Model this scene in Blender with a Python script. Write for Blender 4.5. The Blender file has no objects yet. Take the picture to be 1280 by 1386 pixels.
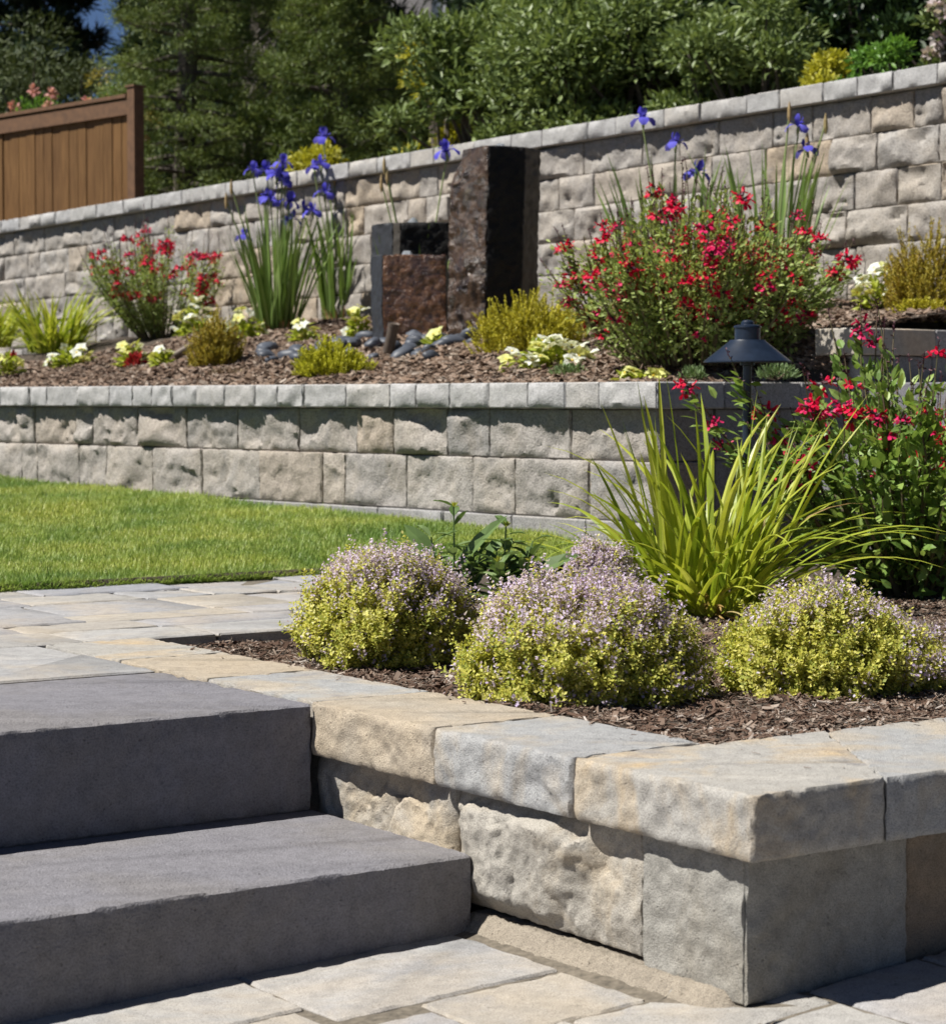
import bpy, math, random
import numpy as np
from mathutils import Vector

# ------------------------------------------------------------------ camera, world, sun, exposure
SC = bpy.context.scene
F, CX, CY, H = 3045.0, 640.0, 693.0, 0.5          # focal length and centre in pixels of the 1280-wide photo, eye height
PITCH = math.atan(153.0 / F)
cam_d = bpy.data.cameras.new("camera"); cam = bpy.data.objects.new("camera", cam_d)
SC.collection.objects.link(cam); SC.camera = cam
cam.location = (0, 0, H); cam.rotation_euler = (math.pi / 2 - PITCH, 0, 0)
cam_d.sensor_fit = 'HORIZONTAL'; cam_d.sensor_width = 36.0; cam_d.lens = 36.0 * F / 1280.0
cam_d.clip_start = 0.05; cam_d.clip_end = 2000.0
cam_d.dof.use_dof = True; cam_d.dof.focus_distance = 4.3; cam_d.dof.aperture_fstop = 12.0
SUN = Vector((-0.556, -0.143, 0.819)).normalized()
W = bpy.data.worlds.new("World"); SC.world = W; W.use_nodes = True
wn = W.node_tree; bgn = wn.nodes['Background']
sky = wn.nodes.new('ShaderNodeTexSky'); sky.sky_type = 'NISHITA'; sky.sun_disc = False
sky.altitude = 1500.0; sky.air_density = 0.45; sky.ozone_density = 3.0; sky.dust_density = 0.15
sky.sun_elevation = math.asin(SUN.z); sky.sun_rotation = math.atan2(SUN.x, SUN.y)
wn.links.new(sky.outputs[0], bgn.inputs[0]); bgn.inputs[1].default_value = 0.05
sl = bpy.data.lights.new("sun", 'SUN'); sl.energy = 5.0; sl.angle = math.radians(0.5); sl.color = (1.0, 0.965, 0.905)
so = bpy.data.objects.new("sun", sl); SC.collection.objects.link(so)
so.rotation_euler = SUN.to_track_quat('Z', 'Y').to_euler(); so.location = (-6, -2, 9)
SC.view_settings.view_transform = 'Standard'; SC.view_settings.look = 'None'
SC.view_settings.exposure = 0.65; SC.view_settings.gamma = 1.0
SC.cycles.use_denoising = True
SC.cycles.max_bounces = 6; SC.cycles.transparent_max_bounces = 6

# ------------------------------------------------------------------ coordinates
ar = np.array
cp, sp = math.cos(PITCH), math.sin(PITCH)
CAM = ar([0, 0, H])
def ray(px, py): return ar([(px - CX) / F, cp + (CY - py) / F * sp, -sp + (CY - py) / F * cp])
def onz(px, py, z):
    d = ray(px, py); return CAM + d * ((z - H) / d[2])
def atY(px, py, Y):
    d = ray(px, py); return CAM + d * (Y / d[1])
def plane_hit(px, py, n, c):
    d = ray(px, py); return CAM + d * ((c - CAM @ n) / (d @ n))
AX = ar([-0.57898, 0.81534, 0.0]); BX = ar([0.81534, 0.57898, 0.0])   # the two directions of the near wall
O = ar([0.35426, 2.81723, 0.0])                                      # outer top corner of the near wall
def ab(a, b, z=0.0): return O + a * AX + b * BX + ar([0, 0, z])
NX = ar([0.762, 0.647, 0.0]); NX /= np.linalg.norm(NX)               # into the slope, square to the two long walls
TX = ar([-NX[1], NX[0], 0.0])                                        # along the long walls, going away
S0 = 4.922                                                           # front wall line: P.NX = S0
def tn(t, s, z=0.0): return TX * t + NX * (S0 + s) + ar([0, 0, z])
def bed_z(P): return 0.535 + 0.155 * np.maximum((P @ NX) - S0 - 0.3, 0)
def bed(px, py):                                                     # photo pixel -> point on the sloping upper bed
    n = ar([-0.155 * NX[0], -0.155 * NX[1], 1.0]); c = 0.535 - 0.155 * (S0 + 0.3)
    return plane_hit(px, py, n, c)
rng = np.random.default_rng(7)

# ------------------------------------------------------------------ mesh building
class Geo:
    def __init__(s): s.V = []; s.F = []; s.n = 0
    def add(s, V, Fs, m=0):
        V = np.asarray(V, float).reshape(-1, 3)
        s.V.append(V)
        for f in (Fs if isinstance(Fs, list) else [Fs]):
            f = np.asarray(f, int)
            if f.size: s.F.append((f.reshape(-1, f.shape[-1]) + s.n, m))
        s.n += len(V)
    def ngon(s, idx, m=0): s.F.append((np.asarray(idx, int).reshape(1, -1), m))
WORLD = {}
COL = SC.collection
def build(name, g, mats, parent=None, smooth=False, sharp=None, loc=None):
    me = bpy.data.meshes.new(name)
    V = np.concatenate(g.V) if g.V else np.zeros((0, 3))
    off = WORLD[parent.name] if parent is not None else (ar(loc) if loc is not None else ar([0, 0, 0]))
    V = V - off
    li = np.concatenate([f.ravel() for f, m in g.F]); tot = np.concatenate([np.full(len(f), f.shape[1]) for f, m in g.F])
    mi = np.concatenate([np.full(len(f), m) for f, m in g.F])
    me.vertices.add(len(V)); me.vertices.foreach_set('co', V.astype(np.float32).ravel())
    me.loops.add(len(li)); me.loops.foreach_set('vertex_index', li.astype(np.int32))
    me.polygons.add(len(tot)); st = np.concatenate([[0], np.cumsum(tot)[:-1]])
    me.polygons.foreach_set('loop_start', st.astype(np.int32)); me.polygons.foreach_set('loop_total', tot.astype(np.int32))
    me.polygons.foreach_set('material_index', mi.astype(np.int32))
    me.polygons.foreach_set('use_smooth', np.full(len(tot), bool(smooth or sharp)))
    me.update(calc_edges=True); me.validate()
    for m in (mats if isinstance(mats, (list, tuple)) else [mats]): me.materials.append(m)
    if sharp: me.set_sharp_from_angle(angle=math.radians(sharp))
    o = bpy.data.objects.new(name, me); COL.objects.link(o)
    if parent is not None: o.parent = parent; WORLD[o.name] = off
    else: o.location = off; WORLD[o.name] = off
    return o
def tag(o, label=None, cat=None, group=None, kind=None):
    if label: o['label'] = label
    if cat: o['category'] = cat
    if group: o['group'] = group
    if kind: o['kind'] = kind
    return o
def thing(name, loc, label, cat, group=None):
    o = bpy.data.objects.new(name, None); COL.objects.link(o); o.location = tuple(loc); o.empty_display_size = 0.05
    WORLD[o.name] = ar(loc, float); return tag(o, label, cat, group)
def dup(root, loc, rotz=0.0, scale=1.0, label=None, group=None):
    r = root.copy(); COL.objects.link(r); r.location = tuple(loc); r.rotation_euler = (0, 0, rotz); r.scale = (scale,) * 3
    if label: r['label'] = label
    if group: r['group'] = group
    WORLD[r.name] = ar(loc, float)
    for ch in list(root.children):
        c = ch.copy(); COL.objects.link(c); c.parent = r
    return r
def nrm(v): return v / (np.linalg.norm(v, axis=-1, keepdims=True) + 1e-12)
def frames(D, N):
    D = nrm(D); S = nrm(np.cross(N, D)); N2 = np.cross(D, S)
    return np.stack([D, S, N2], axis=-1)                             # columns: length, width, normal
def inst(g, tv, tf, M, P, m=0):
    tv = np.asarray(tv, float); n, k = len(P), len(tv)
    V = P[:, None, :] + np.einsum('nij,kj->nki', M, tv)
    fs = [(np.asarray(f, int)[None] + (np.arange(n) * k)[:, None, None]).reshape(-1, np.asarray(f).shape[-1]) for f in tf]
    g.add(V, fs, m)
def scl(M, l, w=None, h=None):
    w = l if w is None else w; h = w if h is None else h
    return M * np.stack([l, w, h], axis=-1)[:, None, :]
def rand_dir(n, r=rng):
    v = r.normal(size=(n, 3)); return nrm(v)
LEAF4 = (ar([[0, 0, 0], [.5, .5, .06], [1, 0, 0], [.5, -.5, .06]]), [ar([[0, 3, 2, 1]])])
LEAF8 = (ar([[0, 0, 0], [.3, .42, .10], [.65, .36, .08], [1, 0, -.12], [.65, -.36, .08], [.3, -.42, .10], [.3, 0, 0], [.65, 0, 0]]),
         [ar([[0, 6, 1], [0, 5, 6], [7, 3, 2], [4, 3, 7]]), ar([[6, 7, 2, 1], [5, 4, 7, 6]])])
def leaves(g, P, D, L, Wd, m=0, N=None, tpl=LEAF4, r=rng, tilt=.6):
    n = len(P)
    if N is None: N = nrm(ar([0, 0, 1.0]) + tilt * r.normal(size=(n, 3)))
    L = np.broadcast_to(L, (n,)); Wd = np.broadcast_to(Wd, (n,))
    inst(g, tpl[0], tpl[1], scl(frames(D, N), L, Wd, Wd), P, m)
def blades(g, P, az, th0, th1, L, Wd, segs=5, keel=0.0, m=0, prof=None, twist=None):
    n = len(P); az, th0, th1, L, Wd = [np.broadcast_to(x, (n,)).astype(float) for x in (az, th0, th1, L, Wd)]
    t = np.linspace(0, 1, segs + 1); th = th0[:, None] + (th1 - th0)[:, None] * (t[None, :] ** 1.4)
    h = np.stack([np.cos(az), np.sin(az), np.zeros(n)], -1)
    d = h[:, None, :] * np.sin(th)[..., None] + ar([0, 0, 1.0]) * np.cos(th)[..., None]
    mid = (d[:, 1:] + d[:, :-1]) / 2 * (L[:, None, None] / segs)
    C = P[:, None, :] + np.concatenate([np.zeros((n, 1, 3)), np.cumsum(mid, 1)], 1)
    S = np.stack([-np.sin(az), np.cos(az), np.zeros(n)], -1)
    if twist is not None:
        S = nrm(S * np.cos(twist)[:, None] + h * np.sin(twist)[:, None])
    pw = prof if prof is not None else np.minimum(1, .55 + t * 1.2) * (1 - t ** 3) ** .8
    w = Wd[:, None] * pw[None, :] / 2
    Nn = np.cross(S[:, None, :], d)
    if keel:
        V = np.stack([C - S[:, None] * w[..., None] + Nn * (w * keel)[..., None], C, C + S[:, None] * w[..., None] + Nn * (w * keel)[..., None]], 2)
        k = 3
    else:
        V = np.stack([C - S[:, None] * w[..., None], C + S[:, None] * w[..., None]], 2); k = 2
    per = (segs + 1) * k; f = []
    for i in range(segs):
        for j in range(k - 1): f.append([i * k + j, i * k + j + 1, (i + 1) * k + j + 1, (i + 1) * k + j])
    f = ar(f)[None] + (np.arange(n) * per)[:, None, None]
    g.add(V, f.reshape(-1, 4), m)
    return C
def tube(g, pts, r0, r1=None, k=6, m=0, cap=True):
    pts = np.asarray(pts, float); n = len(pts); r1 = r0 if r1 is None else r1
    rad = np.linspace(r0, r1, n) if np.isscalar(r0) else np.asarray(r0)
    d = np.gradient(pts, axis=0); d = nrm(d)
    ref = ar([0, 0, 1.0]) if abs(d[0][2]) < .9 else ar([1.0, 0, 0])
    s = nrm(np.cross(d, ref)); u = np.cross(s, d)
    an = np.arange(k) / k * 2 * math.pi
    V = pts[:, None] + rad[:, None, None] * (np.cos(an)[None, :, None] * s[:, None] + np.sin(an)[None, :, None] * u[:, None])
    f = [[i * k + j, i * k + (j + 1) % k, (i + 1) * k + (j + 1) % k, (i + 1) * k + j] for i in range(n - 1) for j in range(k)]
    b = g.n; g.add(V, ar(f), m)
    if cap:
        g.ngon(b + np.arange(k)[::-1], m); g.ngon(b + (n - 1) * k + np.arange(k), m)
def lathe(g, c, prof, k=32, m=0, axis=None):
    c = ar(c, float); an = np.arange(k) / k * 2 * math.pi; V = []
    for r, z in prof: V.append(np.stack([r * np.cos(an), r * np.sin(an), np.full(k, z)], -1))
    V = np.concatenate(V)
    if axis is not None:
        q = ar(Vector((0, 0, 1)).rotation_difference(Vector(axis)).to_matrix()); V = V @ q.T
    n = len(prof)
    f = [[i * k + j, i * k + (j + 1) % k, (i + 1) * k + (j + 1) % k, (i + 1) * k + j] for i in range(n - 1) for j in range(k)]
    b = g.n; g.add(V + c, ar(f), m); g.ngon(b + np.arange(k)[::-1], m); g.ngon(b + (n - 1) * k + np.arange(k), m)
def vnoise(p, seed=0):                                               # smooth value noise, p (...,3)
    p = np.asarray(p, float); i = np.floor(p).astype(np.int64); f = p - i; f = f * f * f * (f * (f * 6 - 15) + 10)
    def h(ix, iy, iz):
        n = (ix * 374761393 + iy * 668265263 + iz * 2147483647 + seed * 1274126177) & 0xFFFFFFFF
        n = ((n ^ (n >> 13)) * 1274126177) & 0xFFFFFFFF; n = ((n ^ (n >> 16)) * 2246822519) & 0xFFFFFFFF
        return ((n ^ (n >> 15)) & 0xFFFFFF) / 8388608.0 - 1
    r = 0
    for dx in (0, 1):
        for dy in (0, 1):
            for dz in (0, 1):
                w = (f[..., 0] if dx else 1 - f[..., 0]) * (f[..., 1] if dy else 1 - f[..., 1]) * (f[..., 2] if dz else 1 - f[..., 2])
                r = r + w * h(i[..., 0] + dx, i[..., 1] + dy, i[..., 2] + dz)
    return r
def fbm(p, oct=4, seed=0, gain=.5):
    p = np.asarray(p, float); a, s, r = 1.0, 1.0, 0
    for o in range(oct): r = r + a * vnoise(p * s, seed + o * 17); a *= gain; s *= 2.03
    return r

# ------------------------------------------------------------------ materials
def nd(nt, typ, ins=None, **kw):
    n = nt.nodes.new('ShaderNode' + typ)
    for k, v in kw.items(): setattr(n, k, v)
    for k, v in (ins or {}).items():
        s = n.inputs[k]
        if isinstance(v, bpy.types.NodeSocket): nt.links.new(v, s)
        else: s.default_value = v
    return n
def ramp(nt, fac, stops, interp='LINEAR'):
    n = nd(nt, 'ValToRGB', {0: fac}); cr = n.color_ramp; cr.interpolation = interp
    while len(cr.elements) < len(stops): cr.elements.new(0.5)
    for e, (p, c) in zip(cr.elements, stops): e.position = p; e.color = (*c, 1) if len(c) == 3 else c
    return n.outputs[0]
def mixc(nt, fac, a, b, mode='MIX'):
    n = nt.nodes.new('ShaderNodeMix'); n.data_type = 'RGBA'; n.blend_type = mode
    for k, v in ((0, fac), (6, a), (7, b)):
        s = n.inputs[k]
        if isinstance(v, bpy.types.NodeSocket): nt.links.new(v, s)
        else: s.default_value = v if k == 0 else ((*v, 1) if len(v) == 3 else v)
    return n.outputs[2]
def newmat(name):
    m = bpy.data.materials.new(name); m.use_nodes = True; nt = m.node_tree
    for n in list(nt.nodes): nt.nodes.remove(n)
    out = nt.nodes.new('ShaderNodeOutputMaterial'); return m, nt, out
def noise(nt, scale, vec=None, detail=4, rough=.55, dist=0.0):
    ins = {'Scale': scale, 'Detail': detail, 'Roughness': rough, 'Distortion': dist}
    if vec is not None: ins['Vector'] = vec
    return nd(nt, 'TexNoise', ins).outputs[0]
def leafmat(name, cols, transl=.3, rough=.5, spec=.35, island=True, nscale=6.0, tint=None):
    m, nt, out = newmat(name)
    tc = nd(nt, 'NewGeometry')
    n1 = noise(nt, nscale, tc.outputs['Position'], 2)
    if island:
        fac = nd(nt, 'Math', {0: tc.outputs['Random Per Island'], 1: .7}, operation='MULTIPLY').outputs[0]
        f2 = nd(nt, 'Math', {0: n1, 1: .6}, operation='MULTIPLY').outputs[0]
        fac = nd(nt, 'Math', {0: fac, 1: f2}, operation='ADD').outputs[0]
        fac = nd(nt, 'Math', {0: fac, 1: .15}, operation='SUBTRACT').outputs[0]
    else:
        fac = ramp(nt, n1, [(.3, (0, 0, 0)), (.7, (1, 1, 1))])
    k = len(cols); c = ramp(nt, fac, [(i / max(k - 1, 1), cc) for i, cc in enumerate(cols)])
    p = nd(nt, 'BsdfPrincipled', {'Base Color': c, 'Roughness': rough, 'Specular IOR Level': spec})
    t = nd(nt, 'BsdfTranslucent', {'Color': mixc(nt, .5 if tint is None else tint, c, (1.0, .95, .3), 'MULTIPLY')})
    mx = nd(nt, 'MixShader', {0: transl, 1: p.outputs[0], 2: t.outputs[0]})
    nt.links.new(mx.outputs[0], out.inputs[0]); return m
def stone(name, tints, patch=None, patch_amt=.5, speck=.26, nscale=5.0, bump=.4, rough=.9, island=True, pits=True, dark=None, fine=560.0, seed=0.0, bdist=.006):
    m, nt, out = newmat(name)
    geo = nd(nt, 'NewGeometry'); tc = nd(nt, 'TexCoord')
    pos = nd(nt, 'VectorMath', {0: geo.outputs['Position'], 1: (seed, seed * .7, seed * .3)}, operation='ADD').outputs[0]
    k = len(tints)
    if island: c = ramp(nt, geo.outputs['Random Per Island'], [(i / max(k - 1, 1), t) for i, t in enumerate(tints)])
    else:
        c = ramp(nt, noise(nt, nscale * .6, pos, 3), [(.3 + .4 * i / max(k - 1, 1), t) for i, t in enumerate(tints)])
    if patch:
        f = ramp(nt, noise(nt, nscale, pos, 6, .6, .6), [(.5 - .05, (0, 0, 0)), (.62, (patch_amt,) * 3)])
        c = mixc(nt, f, c, patch)
    if dark:
        f = ramp(nt, noise(nt, nscale * 1.7, pos, 6, .65, .8), [(.56, (0, 0, 0)), (.72, (.6,) * 3)])
        c = mixc(nt, f, c, dark)
    fi = noise(nt, fine, pos, 2, .6)
    md = noise(nt, 38.0, pos, 6, .65)
    sp_ = ramp(nt, fi, [(.32, (1 - speck * 1.6,) * 3), (.5, (1, 1, 1)), (.72, (1 + speck,) * 3)])
    c = mixc(nt, 1.0, c, sp_, 'MULTIPLY')
    c = mixc(nt, 1.0, c, ramp(nt, md, [(.3, (.82, .82, .82)), (.6, (1.05, 1.05, 1.05))]), 'MULTIPLY')
    md2 = noise(nt, 150.0, pos, 5, .65)
    hm = nd(nt, 'Math', {0: nd(nt, 'Math', {0: md, 1: .3}, operation='MULTIPLY').outputs[0], 1: nd(nt, 'Math', {0: md2, 1: .75}, operation='MULTIPLY').outputs[0]}, operation='ADD').outputs[0]
    hgt = nd(nt, 'Math', {0: hm, 1: nd(nt, 'Math', {0: fi, 1: .6}, operation='MULTIPLY').outputs[0]}, operation='ADD').outputs[0]
    if pits:
        vo = nd(nt, 'TexVoronoi', {'Vector': pos, 'Scale': 85.0, 'Randomness': 1.0})
        pit = ramp(nt, vo.outputs['Distance'], [(.05, (0, 0, 0)), (.22, (1, 1, 1))])
        gate = ramp(nt, noise(nt, 30.0, pos, 2), [(.52, (1, 1, 1)), (.6, (0, 0, 0))])
        pit = nd(nt, 'Math', {0: pit, 1: gate}, operation='MAXIMUM').outputs[0]
        c = mixc(nt, 1.0, c, ramp(nt, pit, [(0, (.62, .6, .58)), (1, (1, 1, 1))]), 'MULTIPLY')
        hgt = nd(nt, 'Math', {0: hgt, 1: nd(nt, 'Math', {0: pit, 1: .4}, operation='MULTIPLY').outputs[0]}, operation='ADD').outputs[0]
    b = nd(nt, 'Bump', {'Strength': bump, 'Distance': bdist, 'Height': hgt})
    p = nd(nt, 'BsdfPrincipled', {'Base Color': c, 'Roughness': rough, 'Specular IOR Level': .25, 'Normal': b.outputs[0]})
    nt.links.new(p.outputs[0], out.inputs[0]); return m
def plain(name, col, rough=.5, metal=0.0, spec=.5, nz=.15, nscale=8.0, bump=0.0):
    m, nt, out = newmat(name); geo = nd(nt, 'NewGeometry')
    n1 = noise(nt, nscale, geo.outputs['Position'], 5)
    c = mixc(nt, 1.0, col, ramp(nt, n1, [(.3, (1 - nz,) * 3), (.7, (1 + nz,) * 3)]), 'MULTIPLY')
    ins = {'Base Color': c, 'Roughness': rough, 'Metallic': metal, 'Specular IOR Level': spec}
    if bump: ins['Normal'] = nd(nt, 'Bump', {'Strength': bump, 'Distance': .004, 'Height': n1}).outputs[0]
    p = nd(nt, 'BsdfPrincipled', ins); nt.links.new(p.outputs[0], out.inputs[0]); return m

# ------------------------------------------------------------------ stone shapes
def sstep(x): x = np.clip(x, 0, 1); return x * x * (3 - 2 * x)
def stone_prism(g, poly, z0, z1, rough=None, seed=0, res=.02, m=0, rnd=.003, jag=.0012, fw=.03, fh=.03, zf=None, fine=.18):
    """closed stone: poly = CCW plan points; edges named in rough are split-faced, bulging outward by that many metres"""
    rough = rough or {}; r = np.random.default_rng(seed); poly = [ar(p, float)[:2] for p in poly]; n = len(poly)
    h = z1 - z0; nv = max(3, int(h / res))
    vs = np.concatenate([[0], np.linspace(min(.004, h * .1), h - min(.004, h * .1), nv), [h]])
    ring, nor, du, wid, amp = [], [], [], [], []
    for i in range(n):
        p, q = poly[i], poly[(i + 1) % n]; w = np.linalg.norm(q - p); e = (q - p) / w; no = ar([e[1], -e[0]])
        pe = poly[i] - poly[i - 1]; pe = pe / np.linalg.norm(pe); no0 = ar([pe[1], -pe[0]])
        us = np.concatenate([[0], np.linspace(min(.004, w * .1), w - min(.004, w * .1), max(2, int(w / res)))])
        for u in us:
            ring.append(p + e * u); nor.append(no + no0 if u == 0 else no); du.append(u); wid.append(w); amp.append((i, rough.get(i, 0.0)))
    ring, nor, du, wid = ar(ring), ar(nor), ar(du), ar(wid); R = len(ring); NV = len(vs)
    D = np.zeros((NV, R)); V2 = vs[:, None]
    for i in range(n):
        k = [j for j in range(R) if amp[j][0] == i]; a = rough.get(i, 0.0)
        u = du[k][None, :]; w = wid[k[0]]
        jit = fbm(np.stack([np.broadcast_to(u * 60, (NV, len(k))), np.broadcast_to(V2 * 60, (NV, len(k))), np.full((NV, len(k)), seed * 3.1 + i * 9)], -1), 2, seed) * jag
        d = jit
        if a:
            pl = None
            for _ in range(7):
                gx, gy = r.normal(0, .2, 2); u0, v0 = r.uniform(.1, .9) * w, r.uniform(.15, .85) * h
                q = a * r.uniform(.95, 1.7) + gx * (u - u0) + gy * (V2 - v0)
                pl = q if pl is None else np.minimum(pl, q)
            pl = np.maximum(pl, a * .3)
            P3 = np.stack([np.broadcast_to(u, pl.shape), np.broadcast_to(V2, pl.shape), np.full(pl.shape, seed * 1.7 + i)], -1)
            big = a > .0295
            if big:                                                  # large split faces: a few broken ledges across a broad bulge
                wr = P3 + .012 * fbm(P3 * 30, 2, seed + 2)[..., None]; f = fbm(P3 * 5, 2, seed, .5) * .18 + fbm(P3 * 110, 2, seed + 9) * .035 + (.25 - np.abs(fbm(wr * 11, 2, seed + 4))) * .22
                for _ in range(4):
                    u0, v0, an = r.uniform(.1, .9) * w, r.uniform(.2, .9) * h, r.uniform(-1.2, 1.2)
                    cv = (V2 - v0) * math.cos(an) + (u - u0) * math.sin(an) + .020 * fbm(P3 * 12, 4, seed + int(u0 * 999))
                    near_ = np.exp(-((u - u0) ** 2 + (V2 - v0) ** 2) / (.09 ** 2))
                    f = f - r.uniform(.3, .6) * sstep(cv / .006 + .5) * near_
            else:
                f = fbm(P3 * 8, 4, seed, .5) * .22 + (np.abs(fbm(P3 * 20, 3, seed + 5)) - .3) * -.22 + fbm(P3 * 75, 3, seed + 9) * fine * .4
                for _ in range(max(3, int(5 * w / .3))):             # conchoidal chips with crisp rims
                    u0, v0, Rr = r.uniform(.05, .95) * w, r.uniform(.0, .75) * h, r.uniform(.12, .42) * h
                    q = np.hypot((u - u0) * r.uniform(.5, 1.0), V2 - v0) / Rr + .3 * fbm(P3 * 26, 3, seed + 21)
                    f = f - r.uniform(.25, .6) * np.sqrt(np.clip(1 - q, 0, 1)) * min(1, Rr / .04)
                dn = np.clip(fbm(P3 * ar([16, 30, 1]), 3, seed + 33) - .78, 0, .3); f = f - dn * (2.6 if a > .014 else 0) * np.clip(1.3 - 1.6 * V2 / h, 0, 1)
            fall = sstep(np.minimum(u, w - u) / fw + .12) * sstep(np.minimum(V2, h - V2) / fh + .12)
            d = d + fall * (pl + a * f)
        D[:, k] = d
    inset = np.zeros((NV, 1)); inset[0] = inset[-1] = -rnd
    D = D + inset
    corner = du == 0
    D[:, corner] = np.minimum(D[:, corner], 0) * 1.0 - rnd * .6
    XY = ring[None] + nor[None] * D[..., None]
    Z = np.broadcast_to(z0 + V2, (NV, R)).copy()
    Z[-1] += np.minimum(0, fbm(np.stack([ring[:, 0] * 45, ring[:, 1] * 45, np.full(R, seed)], -1), 3, seed)) * jag * 1.5
    V = np.concatenate([XY, Z[..., None]], -1).reshape(-1, 3)
    if zf is not None: V[:, 2] += zf(V)
    j = np.arange(R); jn = (j + 1) % R
    Fq = np.concatenate([np.stack([i * R + j, i * R + jn, (i + 1) * R + jn, (i + 1) * R + j], -1) for i in range(NV - 1)])
    b = g.n; g.add(V, Fq, m); g.ngon(b + (NV - 1) * R + j, m); g.ngon(b + j[::-1], m)

GREY, TAN, BUFF, SLATE = (.41, .40, .385), (.44, .345, .235), (.42, .37, .30), (.28, .28, .285)
M_cap_tan = stone("stone tan", [(0.396, 0.360, 0.306), (0.414, 0.342, 0.252)], (.43, .355, .26), .7, island=False, bump=.6, seed=1.0)
M_cap_grey = stone("stone grey with ochre stain", [(0.360, 0.360, 0.351), (0.324, 0.324, 0.324)], (.46, .37, .25), .55, island=False, bump=.6, dark=(.20, .20, .22), seed=3.3)
M_cap_mix = stone("stone corner cap", [(0.369, 0.342, 0.297), (0.351, 0.338, 0.315)], (.47, .355, .215), .85, island=False, bump=.45, dark=(.17, .165, .175), seed=7.1)
M_block = stone("split stone buff", [(0.378, 0.347, 0.297), (0.360, 0.342, 0.310)], (.47, .36, .22), .5, island=False, bump=.6, seed=2.2)
M_block_grey = stone("cast stone grey", [(0.324, 0.310, 0.279), (0.297, 0.288, 0.261)], (.22, .19, .14), .5, island=False, bump=.6, seed=5.0)
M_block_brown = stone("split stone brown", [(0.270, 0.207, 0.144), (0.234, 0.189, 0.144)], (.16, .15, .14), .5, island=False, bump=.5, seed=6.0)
M_step = stone("dark step stone", [(.190, .185, .202), (.205, .199, .213)], (.185, .168, .145), .35, island=False, nscale=3.4, bump=.6, rough=.85, fine=330.0, speck=.17, dark=(.165, .160, .178), seed=4.0)
M_footing = stone("footing mortar", [(0.387, 0.333, 0.261), (0.342, 0.297, 0.239)], island=False, bump=1.0, seed=9.0)
WARM = lambda L: [(r_ * 1.07, g_ * 1.05, b_ * 1.035) for r_, g_, b_ in L]
M_wall = stone("split wall stone", WARM([(0.302, 0.284, 0.261), (0.333, 0.310, 0.284), (0.261, 0.249, 0.234), (0.338, 0.324, 0.306), (0.347, 0.284, 0.211), (0.288, 0.279, 0.270), (0.324, 0.297, 0.261), (0.302, 0.293, 0.284)]),
               (.375, .325, .265), .4, speck=.22, nscale=6.0, bump=.8, fine=160.0, dark=(.22, .21, .20), seed=11.0)
M_wcap = stone("wall cap stone", [(0.396, 0.387, 0.373), (0.360, 0.356, 0.351), (0.414, 0.387, 0.351), (0.342, 0.342, 0.347), (0.405, 0.396, 0.387)], (.34, .335, .33), .5, speck=.15, nscale=9.0, bump=.5, fine=160.0, seed=13.0)
M_smooth = stone("smooth return stone", [(0.306, 0.297, 0.293), (0.270, 0.266, 0.266), (0.324, 0.310, 0.293)], (.26, .24, .22), .4, bump=.3, fine=200.0, seed=15.0)
M_tiercap = stone("pale cap stone", [(0.405, 0.360, 0.297), (0.387, 0.369, 0.333)], (.50, .38, .26), .6, island=False, bump=.4, seed=16.0)
M_paver = stone("flagstone paver", [(.335, .315, .285), (.35, .34, .325), (.30, .30, .305), (.36, .325, .275), (.275, .28, .305), (.335, .32, .295)], (.43, .355, .26), .4, nscale=3.2, bump=.3, dark=(.27, .27, .28), seed=21.0)
M_joint = plain("joint sand", (.135, .115, .088), .95, nz=.4, nscale=90.0, bump=.6)
M_soil = plain("dark soil", (.055, .04, .028), .95, nz=.45, nscale=60.0, bump=.8)
M_earth = plain("earth", (.09, .07, .045), .95, nz=.4, nscale=8.0, bump=.6)

# ------------------------------------------------------------------ ground sheets
g = Geo(); Rg = 600.0
g.add([[-Rg, -Rg, -.62], [Rg, -Rg, -.62], [Rg, Rg, -.62], [-Rg, Rg, -.62]], ar([[0, 1, 2, 3]]))
tag(build("ground", g, M_earth), kind='structure')
def grid_sheet(name, us, vs, fn, mat, smooth=True):
    g = Geo(); U, Vv = np.meshgrid(us, vs, indexing='ij'); P = fn(U, Vv); nu, nv = U.shape
    i, j = np.meshgrid(np.arange(nu - 1), np.arange(nv - 1), indexing='ij')
    f = np.stack([i * nv + j, (i + 1) * nv + j, (i + 1) * nv + j + 1, i * nv + j + 1], -1).reshape(-1, 4)
    Pn = P.reshape(-1, 3); a, b, c = Pn[f[0, 0]], Pn[f[0, 1]], Pn[f[0, 2]]
    if np.cross(b - a, c - b)[2] < 0: f = f[:, ::-1]
    g.add(Pn, f); return build(name, g, mat, smooth=smooth)
def wall_top(t): return 1.94 - .0216 * (t - 6.06)
def hill(Ug, Sg):
    P = TX * Ug[..., None] + NX * (S0 + Sg)[..., None]
    z = wall_top(np.clip(Ug, 2, 18)) - .16 + .07 * np.clip(Sg - 3.1, 0, 22) + .05 * fbm(P * .8, 3, 3) * np.clip(Sg - 3.1, 0, 1)
    P[..., 2] = z; return P
tag(grid_sheet("hillside", np.concatenate([np.linspace(-60, 0, 20), np.linspace(1, 24, 60), np.linspace(25, 90, 20)]),
               np.concatenate([np.linspace(3.08, 10, 30), np.linspace(11, 70, 24)]), hill, M_earth), kind='structure')

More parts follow.
